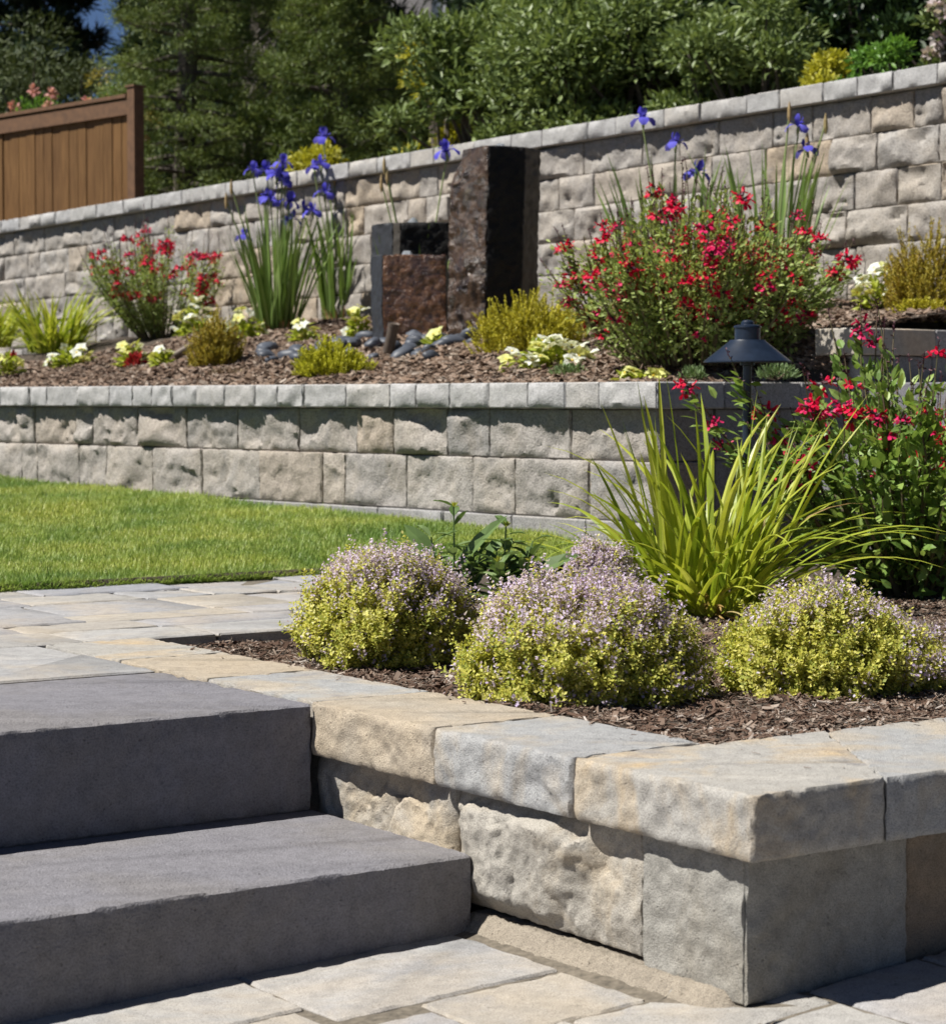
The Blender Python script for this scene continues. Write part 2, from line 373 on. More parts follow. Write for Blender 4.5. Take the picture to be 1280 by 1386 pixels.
# lower paving: hand-laid flags first, then rows of flags
def low_z(P):
    b = (P[:, :2] - O[:2]) @ BX[:2]; return np.where(b < 0, -.2925 + .033 * b, -.2825 + .055 * np.minimum(b, .6))
flags = [(-.392, -.028, .365, .64), (-.80, -.398, .437, .66), (-.64, -.415, .322, .428), (-.268, -.03, .174, .356), (-.408, -.276, .18, .318),
         (-.70, -.416, .06, .313), (-1.2, -.808, .40, .66), (-1.1, -.65, .10, .392), (-.40, -.17, .02, .170), (-.162, .12, -.02, .166)]
g = Geo(); k = 0
def flag(b0, b1, a0, a1, top=0.0, zf=None, seed=0, th=.05, jag=.0022, res=.02, gap=0.0):
    p = [ab(a0 + gap, b0 + gap), ab(a0 + gap, b1 - gap), ab(a1 - gap, b1 - gap), ab(a1 - gap, b0 + gap)]
    rr = np.random.default_rng(seed + 100); p = [q + ar([*rr.normal(0, .0008, 2), 0]) for q in p]
    stone_prism(g, p, top - th, top, seed=seed, res=res, jag=jag, rnd=.004, zf=zf)
for q in flags:
    flag(q[0], q[1], q[2], q[3], top=rng.normal(0, .0012), zf=low_z, seed=k, res=.012); k += 1
flag(.13, .335, -.23, .036, 0, low_z, 51, res=.012); flag(.345, .78, -.12, .040, 0, low_z, 52, res=.012); flag(.345, .70, -.40, -.13, 0, low_z, 53)
flag(.79, 1.2, -.15, .04, 0, low_z, 54); flag(-.22, .12, -.25, -.03, 0, low_z, 55); flag(-.6, -.23, -.3, .01, 0, low_z, 56); flag(.13, .335, -.5, -.24, 0, low_z, 57)
for a0 in np.arange(-1.5, -.55, .24):
    b0 = -2.2 + rng.uniform(0, .2)
    while b0 < 2:
        w = rng.choice([.2, .3, .4]); flag(b0, b0 + w - .008, a0, a0 + .232, 0, low_z, k); k += 1; b0 += w
for (b0, b1, a0, a1) in [(-1.6, -1.21, .1, .66), (-2, -1.61, .2, .66), (-1.3, -1.11, -.2, .095), (-.71, -1.1, -.2, .05), (-1.1, -.71, -.25, .05)]:
    if b1 > b0: flag(b0, b1 - .006, a0, a1, 0, low_z, k); k += 1
tag(build("lower_paving", g, M_paver, sharp=40), kind='structure')
def jsheet(us, vs, zfn):
    def fn(A_, B_):
        P = O + A_[..., None] * AX + B_[..., None] * BX; P[..., 2] = zfn(P.reshape(-1, 3)).reshape(A_.shape); return P
    return fn
tag(grid_sheet("paving_bed", np.linspace(-2.5, .66, 60), np.linspace(-3, 2.5, 90), jsheet(0, 0, lambda P: low_z(P) - .0045 + .0015 * fbm(P * 60, 2, 4)), M_joint), kind='structure')

# patio: flags in rows along BX
g = Geo(); a0 = 1.606; k = 500
while a0 < 3.33:
    hgt = min(rng.choice([.16, .21, .24, .31]), 3.39 - a0); b0 = -5 + rng.uniform(0, .3)
    if 3.39 - (a0 + hgt) < .1: hgt = 3.39 - a0
    if a0 < 2.12 < a0 + hgt + .07: hgt = 2.135 - a0
    lim = -.004 if a0 < 2.1 else 1.0 + (a0 + .1 - 2.13) * .47
    while b0 < lim - .05:
        w = rng.choice([.19, .24, .31, .42, .36]); b1 = min(b0 + w, lim)
        if lim - b1 < .1: b1 = lim
        flag(b0, b1 - .005, a0, a0 + hgt - .005, rng.normal(0, .0022), None, k, res=.03, jag=.0025); k += 1; b0 = b1
    a0 += hgt
tag(build("patio", g, M_paver, sharp=40), kind='structure')
g = Geo(); g.add([ab(1.59, -5, -.007), ab(1.59, 0, -.007), ab(2.134, 0, -.007), ab(2.134, -5, -.007), ab(2.134, 1.0, -.007), ab(3.395, 1.6, -.007), ab(3.395, -5, -.007)], ar([[0, 1, 2, 3], [3, 4, 5, 6]]))
tag(build("patio_bed", g, M_joint), kind='structure')

# ------------------------------------------------------------------ near garden wall
near = thing("garden_wall", ab(.04, .02, -.27), "low L-shaped wall of rough stone blocks and flat capstones holding the bark bed beside the dark steps", "garden wall")
TH = .0866
def rect(a0, a1, b0, b1): return [ab(a0, b0), ab(a0, b1), ab(a1, b1), ab(a1, b0)]   # CCW: edge 0 faces -AX, 1 +BX, 2 +AX, 3 -BX
def piece(name, poly, z0, z1, rough, seed, mat, label=None, res=.006, fw=.02, fh=.02, fine=.26, rnd=.0018):
    g = Geo(); stone_prism(g, poly, z0, z1, rough, seed, res, fw=fw, fh=fh, fine=fine, rnd=rnd, jag=.0024)
    o = build(name, g, mat, near, sharp=38)
    if label: o['label'] = label
    return o
J = .0018
piece("capstone", [ab(0, 0), ab(0, .234 - J), ab(.352, .469 - J), ab(.352, .247), ab(.369, .247), ab(.371 - J, 0)], -TH, 0, {0: .006, 5: .009}, 11, M_cap_mix, "tan and grey corner capstone with ochre stain", fw=.012, fh=.012)
piece("capstone", rect(.371 + J, .714 - J, 0, .240), -TH, 0, {3: .013}, 12, M_cap_grey, "grey capstone with an ochre patch on top", fw=.012, fh=.015)
piece("capstone", rect(.714 + J, 1.073 - J, 0, .236), -TH, .0008, {3: .011}, 13, M_cap_tan, "pale tan capstone beside the upper step", fw=.012, fh=.015)
piece("capstone", rect(1.073 + J, 1.45 - J, .012, .238), -TH, 0, {}, 14, M_cap_grey)
piece("capstone", rect(1.45 + J, 1.80 - J, .012, .240), -TH, .0005, {}, 15, M_cap_tan)
piece("capstone", rect(1.80 + J, 2.134, .012, .244), -TH, 0, {}, 16, M_cap_mix)
piece("capstone", [ab(0, .234 + J), ab(0, .60), ab(.352, .83), ab(.352, .469 + J)], -TH, -.0006, {0: .006}, 17, M_cap_grey, fw=.012, fh=.012)
b0 = .60
for i in range(6):
    piece("capstone", [ab(0, b0 + J), ab(0, b0 + .36), ab(.352, b0 + .36 + (.23 if i < 5 else 0)), ab(.352, b0 + .23 + J)], -TH, 0, {0: .006}, 18 + i, [M_cap_tan, M_cap_mix, M_cap_grey][i % 3], res=.012, fw=.012, fh=.012); b0 += .36
piece("wall_block", rect(.042, .25 - J, .024, .324 - J), -.285, -TH - .0005, {3: .004, 0: .003}, 31, M_block_grey, "smooth grey corner block", fw=.012, fh=.012, rnd=.005)
piece("wall_block", rect(.25 + J, .69 - J, .030, .28), -.262, -TH - .0005, {3: .030}, 32, M_block, "split rough buff block with deep chips", res=.0042, fw=.022, fh=.035)
piece("wall_block", rect(.69 + J, 1.10, .030, .28), -.262, -TH - .0005, {3: .030}, 35, M_block, "split rough buff block behind the lower step", res=.0042, fw=.022, fh=.035)
piece("wall_block", rect(1.10 + J, 1.6, .05, .28), -.262, -TH - .0005, {3: .02}, 34, M_block, res=.02)
b0 = .324
for i, w in enumerate([.44, .36, .30, .44, .36]):
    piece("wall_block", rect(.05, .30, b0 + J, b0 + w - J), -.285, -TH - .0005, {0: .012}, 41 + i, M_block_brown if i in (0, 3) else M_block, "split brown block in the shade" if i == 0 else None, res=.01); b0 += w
def footf(A_, Q_):
    bq = -.014 + .065 * Q_; P = O + A_[..., None] * AX + bq[..., None] * BX
    P[..., 2] = -.2965 + .027 * sstep(Q_ / .55) + .0016 * fbm(P * 90, 4, 5) + .0012 * fbm(P * 14, 2, 6) - .03 * sstep((.085 - A_) / .04); return P
g_ = grid_sheet("footing", np.linspace(.044, .64, 240), np.linspace(0, 1, 34), footf, M_footing); g_.parent = near; g_.location = -WORLD[near.name]; WORLD[g_.name] = WORLD[near.name]

# ------------------------------------------------------------------ two dark steps
def step(a0, a1, b1, z0, z1, label, seed):
    g = Geo(); p = rect(a0, a1, -3.2, b1)
    stone_prism(g, p, z0, z1, {}, seed, .012, rnd=.0035, jag=.003)
    c = ab((a0 + a1) / 2, -1.2, z0); o = build("stone_step", g, M_step, sharp=38, loc=c)
    tag(o, label, "step", "dark stone steps up to the patio")
step(1.068, 1.602, -.002, -.179, -.002, "upper dark grey stone step level with the patio flags", 71)
step(.622, 1.09, .006, -.34, -.1795, "lower dark grey stone step standing on the lower paving", 72)

# ------------------------------------------------------------------ long retaining walls
def courses(g, t0, t1, sface, depth, z0, z1, seed, widths, amp, zf=None, res=.022, rnd=.004, gap=.0015):
    r = np.random.default_rng(seed); t = t0; i = 0
    while t < t1:
        w = r.choice(widths); ja = r.uniform(-.004, .004)
        p = [tn(t + gap, sface + ja), tn(t + gap, sface + depth), tn(t + w - gap, sface + depth), tn(t + w - gap, sface + ja)]
        stone_prism(g, p, z0, z1 - .002, {3: amp * r.uniform(.6, 1.2)}, seed * 131 + i, res, zf=zf, fw=.025, fh=.028, rnd=rnd, jag=.003, fine=.3); t += w; i += 1
T0 = 4.92
front = thing("retaining_wall", tn(7, 0, 0), "lower terraced retaining wall of split buff stone blocks behind the lawn, capped in pale stone", "retaining wall")
g = Geo(); courses(g, T0 + .0, 11.5, .0, .30, .470, .556, 3, [.16, .18, .20, .15, .26], .013, res=.014); build("cap_course", g, M_wcap, front, sharp=40)
for i, (z0, z1, sf) in enumerate([(.305, .470, .045), (.115, .305, .035)]):
    g = Geo(); courses(g, T0 + .04, 11.5, sf, .25, z0, z1, 5 + i, [.14, .22, .30, .36, .40, .36], .0265 - .005 * i, res=.012); build("block_course", g, M_wall, front, sharp=40)
g = Geo(); courses(g, T0 + .04, 11.5, .018, .28, -.08, .115, 9, [.30, .36], .004, res=.03); build("base_course", g, M_smooth, front, sharp=40)
g = Geo()
def ret(s0, s1, tf, depth, z0, z1, seed, m=0, amp=0.0):                          # smooth stones along the return, faces towards -TX
    p = [tn(tf, s0 + .001), tn(tf, s1 - .001), tn(tf + depth, s1 - .001), tn(tf + depth, s0 + .001)]
    stone_prism(g, p[::1] if np.cross(p[1] - p[0], p[2] - p[1])[2] > 0 else p[::-1], z0, z1 - .001, {}, seed, .03, rnd=.004, jag=.0025, m=m)
ret(.302, .66, T0, .28, .470, .556, 90); ret(.66, .985, T0, .28, .470, .556, 91); ret(.985, 1.40, T0 + .004, .28, .470, .5555, 92); build("return_cap", g, M_smooth, front, sharp=40)
g = Geo()
for zz, (z0, z1) in enumerate([(.305, .47), (.14, .305), (-.08, .14)]):
    s = .31
    for w in [.30, .36, .34, .4, .36, .4]: ret(s, s + w, T0 + .045 + .002 * zz, .2, z0, z1, 91 + zz * 10 + int(s * 9)); s += w
build("return_blocks", g, M_smooth, front, sharp=40)
tier = thing("retaining_wall", tn(T0, 1.5, .55), "short upper tier of smooth stone wall with a pale sunlit end cap, beside the path lamp", "retaining wall")
g = Geo(); ret(.955, 1.36, T0 + .0, .20, .649, .741, 120); build("end_cap", g, M_tiercap, tier, sharp=40)
g = Geo()
for i in range(5): ret(1.36 + .4 * i, 1.76 + .4 * i, T0 + .002, .28, .649, .741, 121 + i)
build("cap_course", g, M_smooth, tier, sharp=40)
g = Geo()
for i in range(6): ret(1.0 + .38 * i, 1.38 + .38 * i, T0 + .03, .15, .556, .649, 131 + i)
build("block_course", g, M_smooth, tier, sharp=40)
for (t0, t1, s0, z0, z1, lb) in [(4.36, T0 - .01, .99, .385, .555, "topmost grey stair slab against the upper tier wall"),
                                 (3.95, 4.72, .43, .21, .384, "middle grey stair slab behind the red salvia"), (3.6, 4.3, .25, -.08, .209, "bottom grey stair slab behind the red salvia")]:
    g = Geo(); p = [tn(t0, s0), tn(t0, 3.0), tn(t1, 3.0), tn(t1, s0)]
    if np.cross(p[1] - p[0], p[2] - p[1])[2] < 0: p = p[::-1]
    stone_prism(g, p, z0, z1, {}, int(s0 * 100), .03, rnd=.004, jag=.002)
    tag(build("stair_slab", g, M_step, sharp=38, loc=tn(t0 + .2, 1.2, z0)), lb, "step", "grey stair slabs at the side")
back = thing("retaining_wall", tn(10, 2.88, .9), "tall upper retaining wall of split buff and grey stone courses under the hedge, sloping pale cap", "retaining wall")
zfb = lambda V: -.0216 * (V @ TX - 6.06)
g = Geo(); courses(g, 3.4, 18.5, 2.88, .30, 1.852, 1.94, 23, [.2, .3, .24, .34, .26], .014, zfb, .02); build("cap_course", g, M_wcap, back, sharp=40)
for i in range(7):
    z1 = 1.852 - .165 * i
    g = Geo(); courses(g, 3.4, 18.5, 2.93 - .006 * i, .24, z1 - .165, z1, 40 + i, [.16, .26, .34, .40, .24, .42], .0285, zfb, .015); build("block_course", g, M_wall, back, sharp=40)

# ------------------------------------------------------------------ mulch and lawn
M_chip = leafmat("bark chips", [(.03, .017, .012), (.08, .047, .032), (.125, .078, .055), (.185, .13, .097), (.30, .245, .20), (.58, .54, .50)], transl=0, rough=.85, spec=.2)
def chips(g, P, L, Wd, r, tilt=.35):
    n = len(P); az = r.uniform(0, 2 * math.pi, n)
    D = np.stack([np.cos(az), np.sin(az), r.normal(0, tilt, n)], -1); N = nrm(ar([0, 0, 1]) + r.normal(0, tilt, (n, 3)))
    tv = ar([[-.5, -.4, 0], [-.48, .45, .02], [.5, .38, 0], [.46, -.5, .02], [-.5, -.4, -.3], [-.48, .45, -.3], [.5, .38, -.3], [.46, -.5, -.3]])
    tf = [ar([[0, 3, 2, 1], [0, 1, 5, 4], [1, 2, 6, 5], [2, 3, 7, 6], [3, 0, 4, 7]])]
    inst(g, tv, tf, scl(frames(D, N), L, Wd, Wd * .5), P)
def fbed_z(P):
    a = (P[..., :2] - O[:2]) @ AX[:2]
    return -.014 - .012 * np.clip((a - .3) / 1.2, 0, 1) + .007 * fbm(P * 7, 3, 8) + .003 * fbm(P * 40, 2, 9)
def in_bed(a, b):
    lim = np.where(a < 2.13, .243, 1.0 + (a - 2.13) * .47)
    return (a > .35) & (a < 4.2) & (b > lim) & (b < 3.4)
def fbf(A_, B_):
    lim = np.where(A_ < 2.128, .241, 1.0 + (A_ - 2.13) * .47)
    Bq = lim + (3.4 - lim) * B_; P = O + A_[..., None] * AX + Bq[..., None] * BX; P[..., 2] = fbed_z(P); return P
g = Geo()
base = grid_sheet("bed_soil", np.concatenate([np.linspace(.351, 2.127, 110), np.linspace(2.131, 4.3, 70)]), np.linspace(0, 1, 130), fbf, M_soil); tag(base, kind='structure')
r = np.random.default_rng(3)
n = 190000; a = r.uniform(.352, 2.6, n); b = r.uniform(.24, 2.6, n); k = in_bed(a + r.normal(0, .004, n), b); a, b = a[k], b[k]
P = O + a[:, None] * AX + b[:, None] * BX; P[:, 2] = fbed_z(P) + r.uniform(0, .008, len(P))
L = r.gamma(2.0, .0044, len(P)).clip(.0035, .045); chips(g, P, L, (L * r.uniform(.10, .42, len(P))).clip(.0012, .010), r)
n = 70; a = r.uniform(.02, 2.0, n); b = .243 - np.abs(r.normal(0, .03, n)); n2 = 30; a = np.concatenate([a, .352 - np.abs(r.normal(0, .03, n2))]); b = np.concatenate([b, r.uniform(.3, 1.2, n2)]); k = b > .1
P = O + a[k][:, None] * AX + b[k][:, None] * BX; P[:, 2] = .0022; L = r.gamma(2.0, .0035, len(P)).clip(.003, .02); chips(g, P, L, L * .25, r, .1)   # a few spilled on the stone
tag(build("bark_mulch", g, M_chip), kind='stuff')
# the upper bed
def ubed(t, s, P):
    z = .538 + .155 * np.maximum(s - .3, 0) + .06 * sstep((5.9 - t) / .7) * sstep((s - .95) / .2) * sstep((2.2 - s) / .7)
    w = np.maximum(sstep((t - 5.2) / .5), sstep((s - .92) / .12)); z = .545 + (z - .545) * w
    return z + (.018 * fbm(P * 3, 3, 4) * sstep((s - .35) / .3) + .005 * fbm(P * 25, 2, 6)) * np.maximum(.2, w)
def ubf(T_, S_):
    s0 = np.where(T_ < 5.19, .962, .285); s = s0 + (2.95 - s0) * S_
    P = TX * T_[..., None] + NX * (S0 + s)[..., None]; P[..., 2] = ubed(T_, s, P); P[..., 2] = np.where(T_ < 5.19, np.minimum(P[..., 2], .712), P[..., 2]); return P
tag(grid_sheet("upper_bed_soil", np.linspace(5.192, 12, 165), np.linspace(0, 1, 80), ubf, M_soil), kind='structure')
def ugap(T_, S_):
    P = TX * T_[..., None] + NX * (S0 + S_)[..., None]; P[..., 2] = np.minimum(ubed(T_, S_, P), .712); return P
tag(grid_sheet("upper_bed_soil", np.linspace(5.0, 5.2, 10), np.linspace(.88, 1.38, 24), ugap, M_soil), kind='structure')
g = Geo(); r = np.random.default_rng(5); n = 110000
t = r.uniform(3.4, 11, n); s = r.uniform(.29, 2.9, n); k = (t > 5.21); t, s = np.concatenate([t[k], r.uniform(5.21, 6.0, 9000), r.uniform(5.01, 5.21, 3000)]), np.concatenate([s[k], r.uniform(.3, 1.4, 9000), r.uniform(.98, 1.36, 3000)])
P = TX * t[:, None] + NX * (S0 + s)[:, None]; P[:, 2] = ubed(t, s, P); P[:, 2] = np.where(t < 5.19, np.minimum(P[:, 2], .712), P[:, 2]) + r.uniform(-.002, .012, len(P))
L = r.gamma(3, .0095, len(P)).clip(.01, .06); chips(g, P, L, L * r.uniform(.2, .5, len(P)), r)
M_chip2 = leafmat("dry bark chips", [(.09, .058, .04), (.15, .098, .068), (.20, .14, .10), (.26, .19, .145), (.33, .265, .21), (.42, .37, .32)], transl=0, rough=.9, spec=.15)
tag(build("bark_mulch", g, M_chip2), kind='stuff')
def lawn_z(P):
    a = (P[..., :2] - O[:2]) @ AX[:2]; s = P[..., :2] @ NX[:2] - S0; da = np.clip(a - 3.395, 0, 20)
    return -.01 + .026 * np.minimum(da, 9) + .05 * np.exp(np.minimum(s, 0) / 1.2) * np.minimum(da * 3, 1) + .012 * fbm(P * 1.5, 2, 2) * np.clip(da * 3, 0, 1)
IAS = np.linalg.inv(np.stack([AX[:2], NX[:2]]))                                    # (a, s) -> plan position
def as_pt(a, s):
    rhs = np.stack([a + O[:2] @ AX[:2], s + S0], -1); P = np.zeros(a.shape + (3,)); P[..., :2] = rhs @ IAS.T; P[..., 2] = lawn_z(P); return P
def lwf(A_, S_): return as_pt(A_, S_)
M_turf = plain("turf soil", (.045, .06, .02), .95, nz=.4, nscale=30.0, bump=.5)
lawn = grid_sheet("lawn", 3.395 + np.linspace(0, 1, 90) ** 1.5 * 12, np.linspace(-9, .025, 90), lwf, M_turf); tag(lawn, kind='structure')
m, nt, out = newmat("grass blades"); geo = nd(nt, 'NewGeometry')
big = noise(nt, 2.4, geo.outputs['Position'], 4, .65); fine_ = noise(nt, 70.0, geo.outputs['Position'], 2, .6)
c = ramp(nt, fine_, [(.25, (.15, .22, .036)), (.46, (.29, .37, .065)), (.60, (.41, .46, .12)), (.78, (.58, .55, .25))])
c = mixc(nt, 1.0, c, ramp(nt, big, [(.34, (.52, .70, .62)), (.5, (.95, 1, .95)), (.66, (1.25, 1.15, 1.05))]), 'MULTIPLY')
p = nd(nt, 'BsdfPrincipled', {'Base Color': c, 'Roughness': .5, 'Specular IOR Level': .4}); tl = nd(nt, 'BsdfTranslucent', {'Color': c})
mx = nd(nt, 'MixShader', {0: .35, 1: p.outputs[0], 2: tl.outputs[0]}); nt.links.new(mx.outputs[0], out.inputs[0]); M_grass = m
g = Geo(); r = np.random.default_rng(9)
def lawn_pts(n, edge):
    a = 3.395 + (r.uniform(0, .02, n) if edge else 6.5 * r.uniform(0, 1, n) ** 1.35); P = as_pt(a, r.uniform(-4.6, .0, n))
    k = (P[:, 0] / P[:, 1] > -.235) & (P[:, 0] / P[:, 1] < .13); return P[k]
for n, edge in ((800000, False), (16000, True)):
    P = lawn_pts(n, edge); n = len(P)
    Ls = r.uniform(.018, .042, n) * (1 + .25 * vnoise(P * 2.5, 3)); Ls[r.uniform(size=n) < .03] *= 1.5
    blades(g, P, r.uniform(0, 6.28, n), r.uniform(0, .5, n), r.uniform(.3, 1.5, n), Ls, r.uniform(.0022, .0042, n), segs=2)
P = lawn_pts(9000, True); n = len(P); blades(g, P - AX * .012, np.full(n, math.atan2(-AX[1], -AX[0])) + r.normal(0, .9, n), r.uniform(.4, 1.1, n), r.uniform(1.2, 2.2, n), r.uniform(.02, .055, n), r.uniform(.0022, .004, n), segs=3)
tag(build("grass", g, M_grass), kind='stuff')
g = Geo(); X = np.linspace(-6, 1.62, 260)                                          # cut turf edge, bare soil lip
Pb = O + X[:, None] * BX + 3.392 * AX; Pt = Pb + AX * .01
jit = fbm(np.stack([X * 20, X * 0, X * 0], -1), 3, 2)
V = np.concatenate([Pb + ar([0, 0, -.01]) - AX * (.006 + .005 * jit)[:, None], Pb + ar([0, 0, 1]) * (.012 + .004 * jit)[:, None] - AX * .003, Pt + ar([0, 0, .016])]); n = len(X)
i = np.arange(n - 1); g.add(V, np.concatenate([np.stack([k * n + i, k * n + i + 1, (k + 1) * n + i + 1, (k + 1) * n + i], -1) for k in (0, 1)]))
tag(build("turf_edge", g, M_soil, smooth=True), kind='structure')

# ------------------------------------------------------------------ plants of the near bed
M_thyme = leafmat("variegated thyme leaf", [(.15, .20, .045), (.32, .36, .062), (.53, .52, .09), (.66, .62, .15), (.77, .74, .40)], transl=.35, rough=.55, nscale=9.0)
M_thyme_fl = leafmat("pale lilac blossom", [(.54, .40, .68), (.66, .54, .78), (.76, .66, .84), (.84, .80, .88)], transl=.45, rough=.7, spec=.1)
M_thyme_cal = leafmat("thyme calyx", [(.36, .36, .12), (.42, .36, .24), (.50, .47, .20)], transl=.2, rough=.7)
M_twig = plain("woody twig", (.10, .07, .045), .9, nz=.3, nscale=60.0)
def thyme(px, py, rx, ry, h, seed, label, fl, bluegreen=0.0):
    c = onz(px, py, -.028); c[2] = fbed_z(c[None])[0]; r = np.random.default_rng(seed)
    root = thing("thyme_bush", c, label, "thyme bush", "flowering thyme mounds in the bark bed")
    gl, gf, gs = Geo(), Geo(), Geo()
    def shell(n, k):
        d = rand_dir(n, r); d[:, 2] = np.abs(d[:, 2]) * 1.0 - .12; d = nrm(d)
        lump = 1 + .11 * fbm(d * 2.2 + seed, 2, seed) + .08 * vnoise(d * 6 + seed, seed + 1)
        P = d * ar([rx, ry, h]) * (k * lump)[:, None]; und = np.clip((.30 - P[:, 2] / h) / .35, 0, 1)
        P[:, :2] *= (1 - .16 * und)[:, None]; P[:, 2] = np.maximum(P[:, 2], .004); return d, P
    for n, k0, k1 in ((5400, .80, 1.0), (1500, .55, .8), (260, 1.0, 1.13)):
        d, P = shell(n, r.uniform(k0, k1, n)); hf = P[:, 2] / h
        D = nrm(d * .8 + ar([0, 0, .55]) + .28 * r.normal(size=(n, 3))); L = r.uniform(.026, .042, n)
        isf = (r.uniform(size=n) < fl(P[:, 0] / rx, P[:, 1] / ry, hf)) & (k0 > .7)
        L = np.where(isf, L * 1.3, L); base = P - D * (L * .5)[:, None] + c
        tw = r.uniform(0, 6.28, n); ref = nrm(np.cross(D, ar([.3, .5, .81]))); ref2 = np.cross(D, ref)
        for q in range(6):                                           # opposite pairs up every shoot
            u = (q + .5) / 6; rot = tw + q * math.pi / 2
            sd = ref * np.cos(rot)[:, None] + ref2 * np.sin(rot)[:, None]
            for sg in (1, -1):
                kk = (~isf) | (u < .45); m = kk.sum()
                LD = nrm(sd * sg + D * (.35 + .9 * u * u)); Pp = base + D * (L * u)[:, None]
                ll = r.uniform(.0070, .0115, n) * (1.12 - .35 * u)
                leaves(gl, Pp[kk], LD[kk], ll[kk], ll[kk] * .68, N=D[kk] + .2 * r.normal(size=(m, 3)), r=r)
        m = isf.sum()
        if m:
            for q in range(9):
                u = .42 + .6 * q / 8; an = r.uniform(0, 6.28, m)
                sd = ref[isf] * np.cos(an)[:, None] + ref2[isf] * np.sin(an)[:, None]
                Pp = base[isf] + D[isf] * (L[isf] * u)[:, None] + sd * r.uniform(.001, .005, (m, 1))
                leaves(gf, Pp, nrm(sd + D[isf] * .5), r.uniform(.0055, .0085, m), r.uniform(.0046, .0070, m), 0, N=D[isf] + .5 * r.normal(size=(m, 3)), r=r)
                if q % 2 == 0: leaves(gf, Pp, nrm(sd * .6 + D[isf]), .005, .0035, 1, r=r)
        if .7 < k0 < .9:
            for j in r.choice(n, 160, replace=False):
                tube(gs, [c + ar([0, 0, .005]) + P[j] * ar([.25, .25, .05]), c + P[j] * .6, base[j], base[j] + D[j] * L[j] * .8], .0016, .0006, 3)
    build("foliage", gl, M_thyme, root); build("blossoms", gf, [M_thyme_fl, M_thyme_cal], root); build("stems", gs, M_twig, root)
top = lambda lo, hi, k: (lambda x, y, hf: k * sstep((hf - lo) / (hi - lo)))
thyme(519, 897, .176, .18, .215, 1, "leftmost flowering thyme mound with lilac blossoms along its top, by the patio corner", lambda x, y, h: .72 * sstep((h - .38 + .15 * x) / .55) + .06)
thyme(782, 951, .219, .20, .198, 2, "largest thyme mound in the middle, lilac crown over yellow-green variegated leaves", lambda x, y, h: .72 * sstep((h - .36) / .55) + .10)
thyme(1120, 942, .197, .18, .172, 3, "rightmost thyme mound, yellow-green with only sparse lilac blossoms on its right", lambda x, y, h: .36 * sstep((h - .5) / .45) + .25 * sstep((x - .4) / .3) * (h > .15) + .03)
thyme(812, 842, .09, .09, .165, 4, "small flowering thyme peeking out between the broad-leaved plants and the strappy daylily", lambda x, y, h: .75 * sstep((h - .35) / .3) + .1)

M_day = leafmat("daylily leaf", [(.15, .23, .022), (.26, .34, .03), (.38, .44, .045), (.50, .53, .07), (.56, .57, .16)], transl=.4, rough=.42, spec=.5, nscale=14.0)
M_dry = leafmat("withered leaf", [(.45, .36, .12), (.38, .22, .07), (.50, .46, .22)], transl=.3, rough=.7)
def strap(root_c, n, L0, L1, wd, r, spread, th0, th1, azc=None, azs=3.14, g=None, m=0, segs=9, keel=.45):
    az = r.uniform(-math.pi, math.pi, n) if azc is None else r.normal(azc, azs, n)
    rad = spread * np.sqrt(r.uniform(0, 1, n)); P = root_c + np.stack([np.cos(az) * rad * .9 + .0, np.sin(az) * rad, np.zeros(n)], -1) + ar([1, 1, 0]) * r.normal(0, .01, (n, 1))
    a0 = r.uniform(*th0, n); a1 = a0 + r.uniform(*th1, n)
    blades(g, P, az + r.normal(0, .75, n), a0, a1, r.uniform(L0, L1, n), wd * r.uniform(.7, 1.15, n), segs, keel, m, twist=r.normal(0, .5, n))
r = np.random.default_rng(31)
c = onz(946, 834, -.03); c[2] = fbed_z(c[None])[0] - .005
root = thing("daylily", c, "large clump of arching yellow-green strap leaves in front of the path lamp", "daylily")
g = Geo()
strap(c + ar([.0, .04, 0]), 44, .42, .63, .023, r, .13, (.0, .30), (.0, 1.3), g=g)
strap(c + ar([.0, .02, 0]), 66, .28, .52, .021, r, .14, (.05, .6), (.2, 1.9), g=g)
strap(c, 84, .20, .42, .018, r, .13, (.3, .9), (.7, 1.5), g=g)
strap(c + ar([.05, 0, 0]), 20, .40, .64, .016, r, .08, (.5, 1.0), (.7, 1.4), -.2, .5, g=g)
strap(c + ar([-.10, 0, 0]), 14, .30, .44, .012, r, .05, (.5, .9), (.7, 1.1), 3.2, .35, g=g)
strap(c + ar([.12, .02, 0]), 9, .50, .62, .019, r, .03, (.15, .4), (.25, .5), .1, .5, g=g)
build("leaves", g, M_day, root)
g = Geo(); strap(c, 16, .12, .26, .013, r, .10, (.8, 1.3), (.7, 1.4), -1.4, .8, g=g); strap(c + ar([.1, .05, 0]), 2, .44, .5, .012, r, .03, (.15, .3), (1.2, 1.5), .1, .1, g=g)
build("withered_leaves", g, M_dry, root)['label'] = "tan and yellow withered strap leaves at the base"

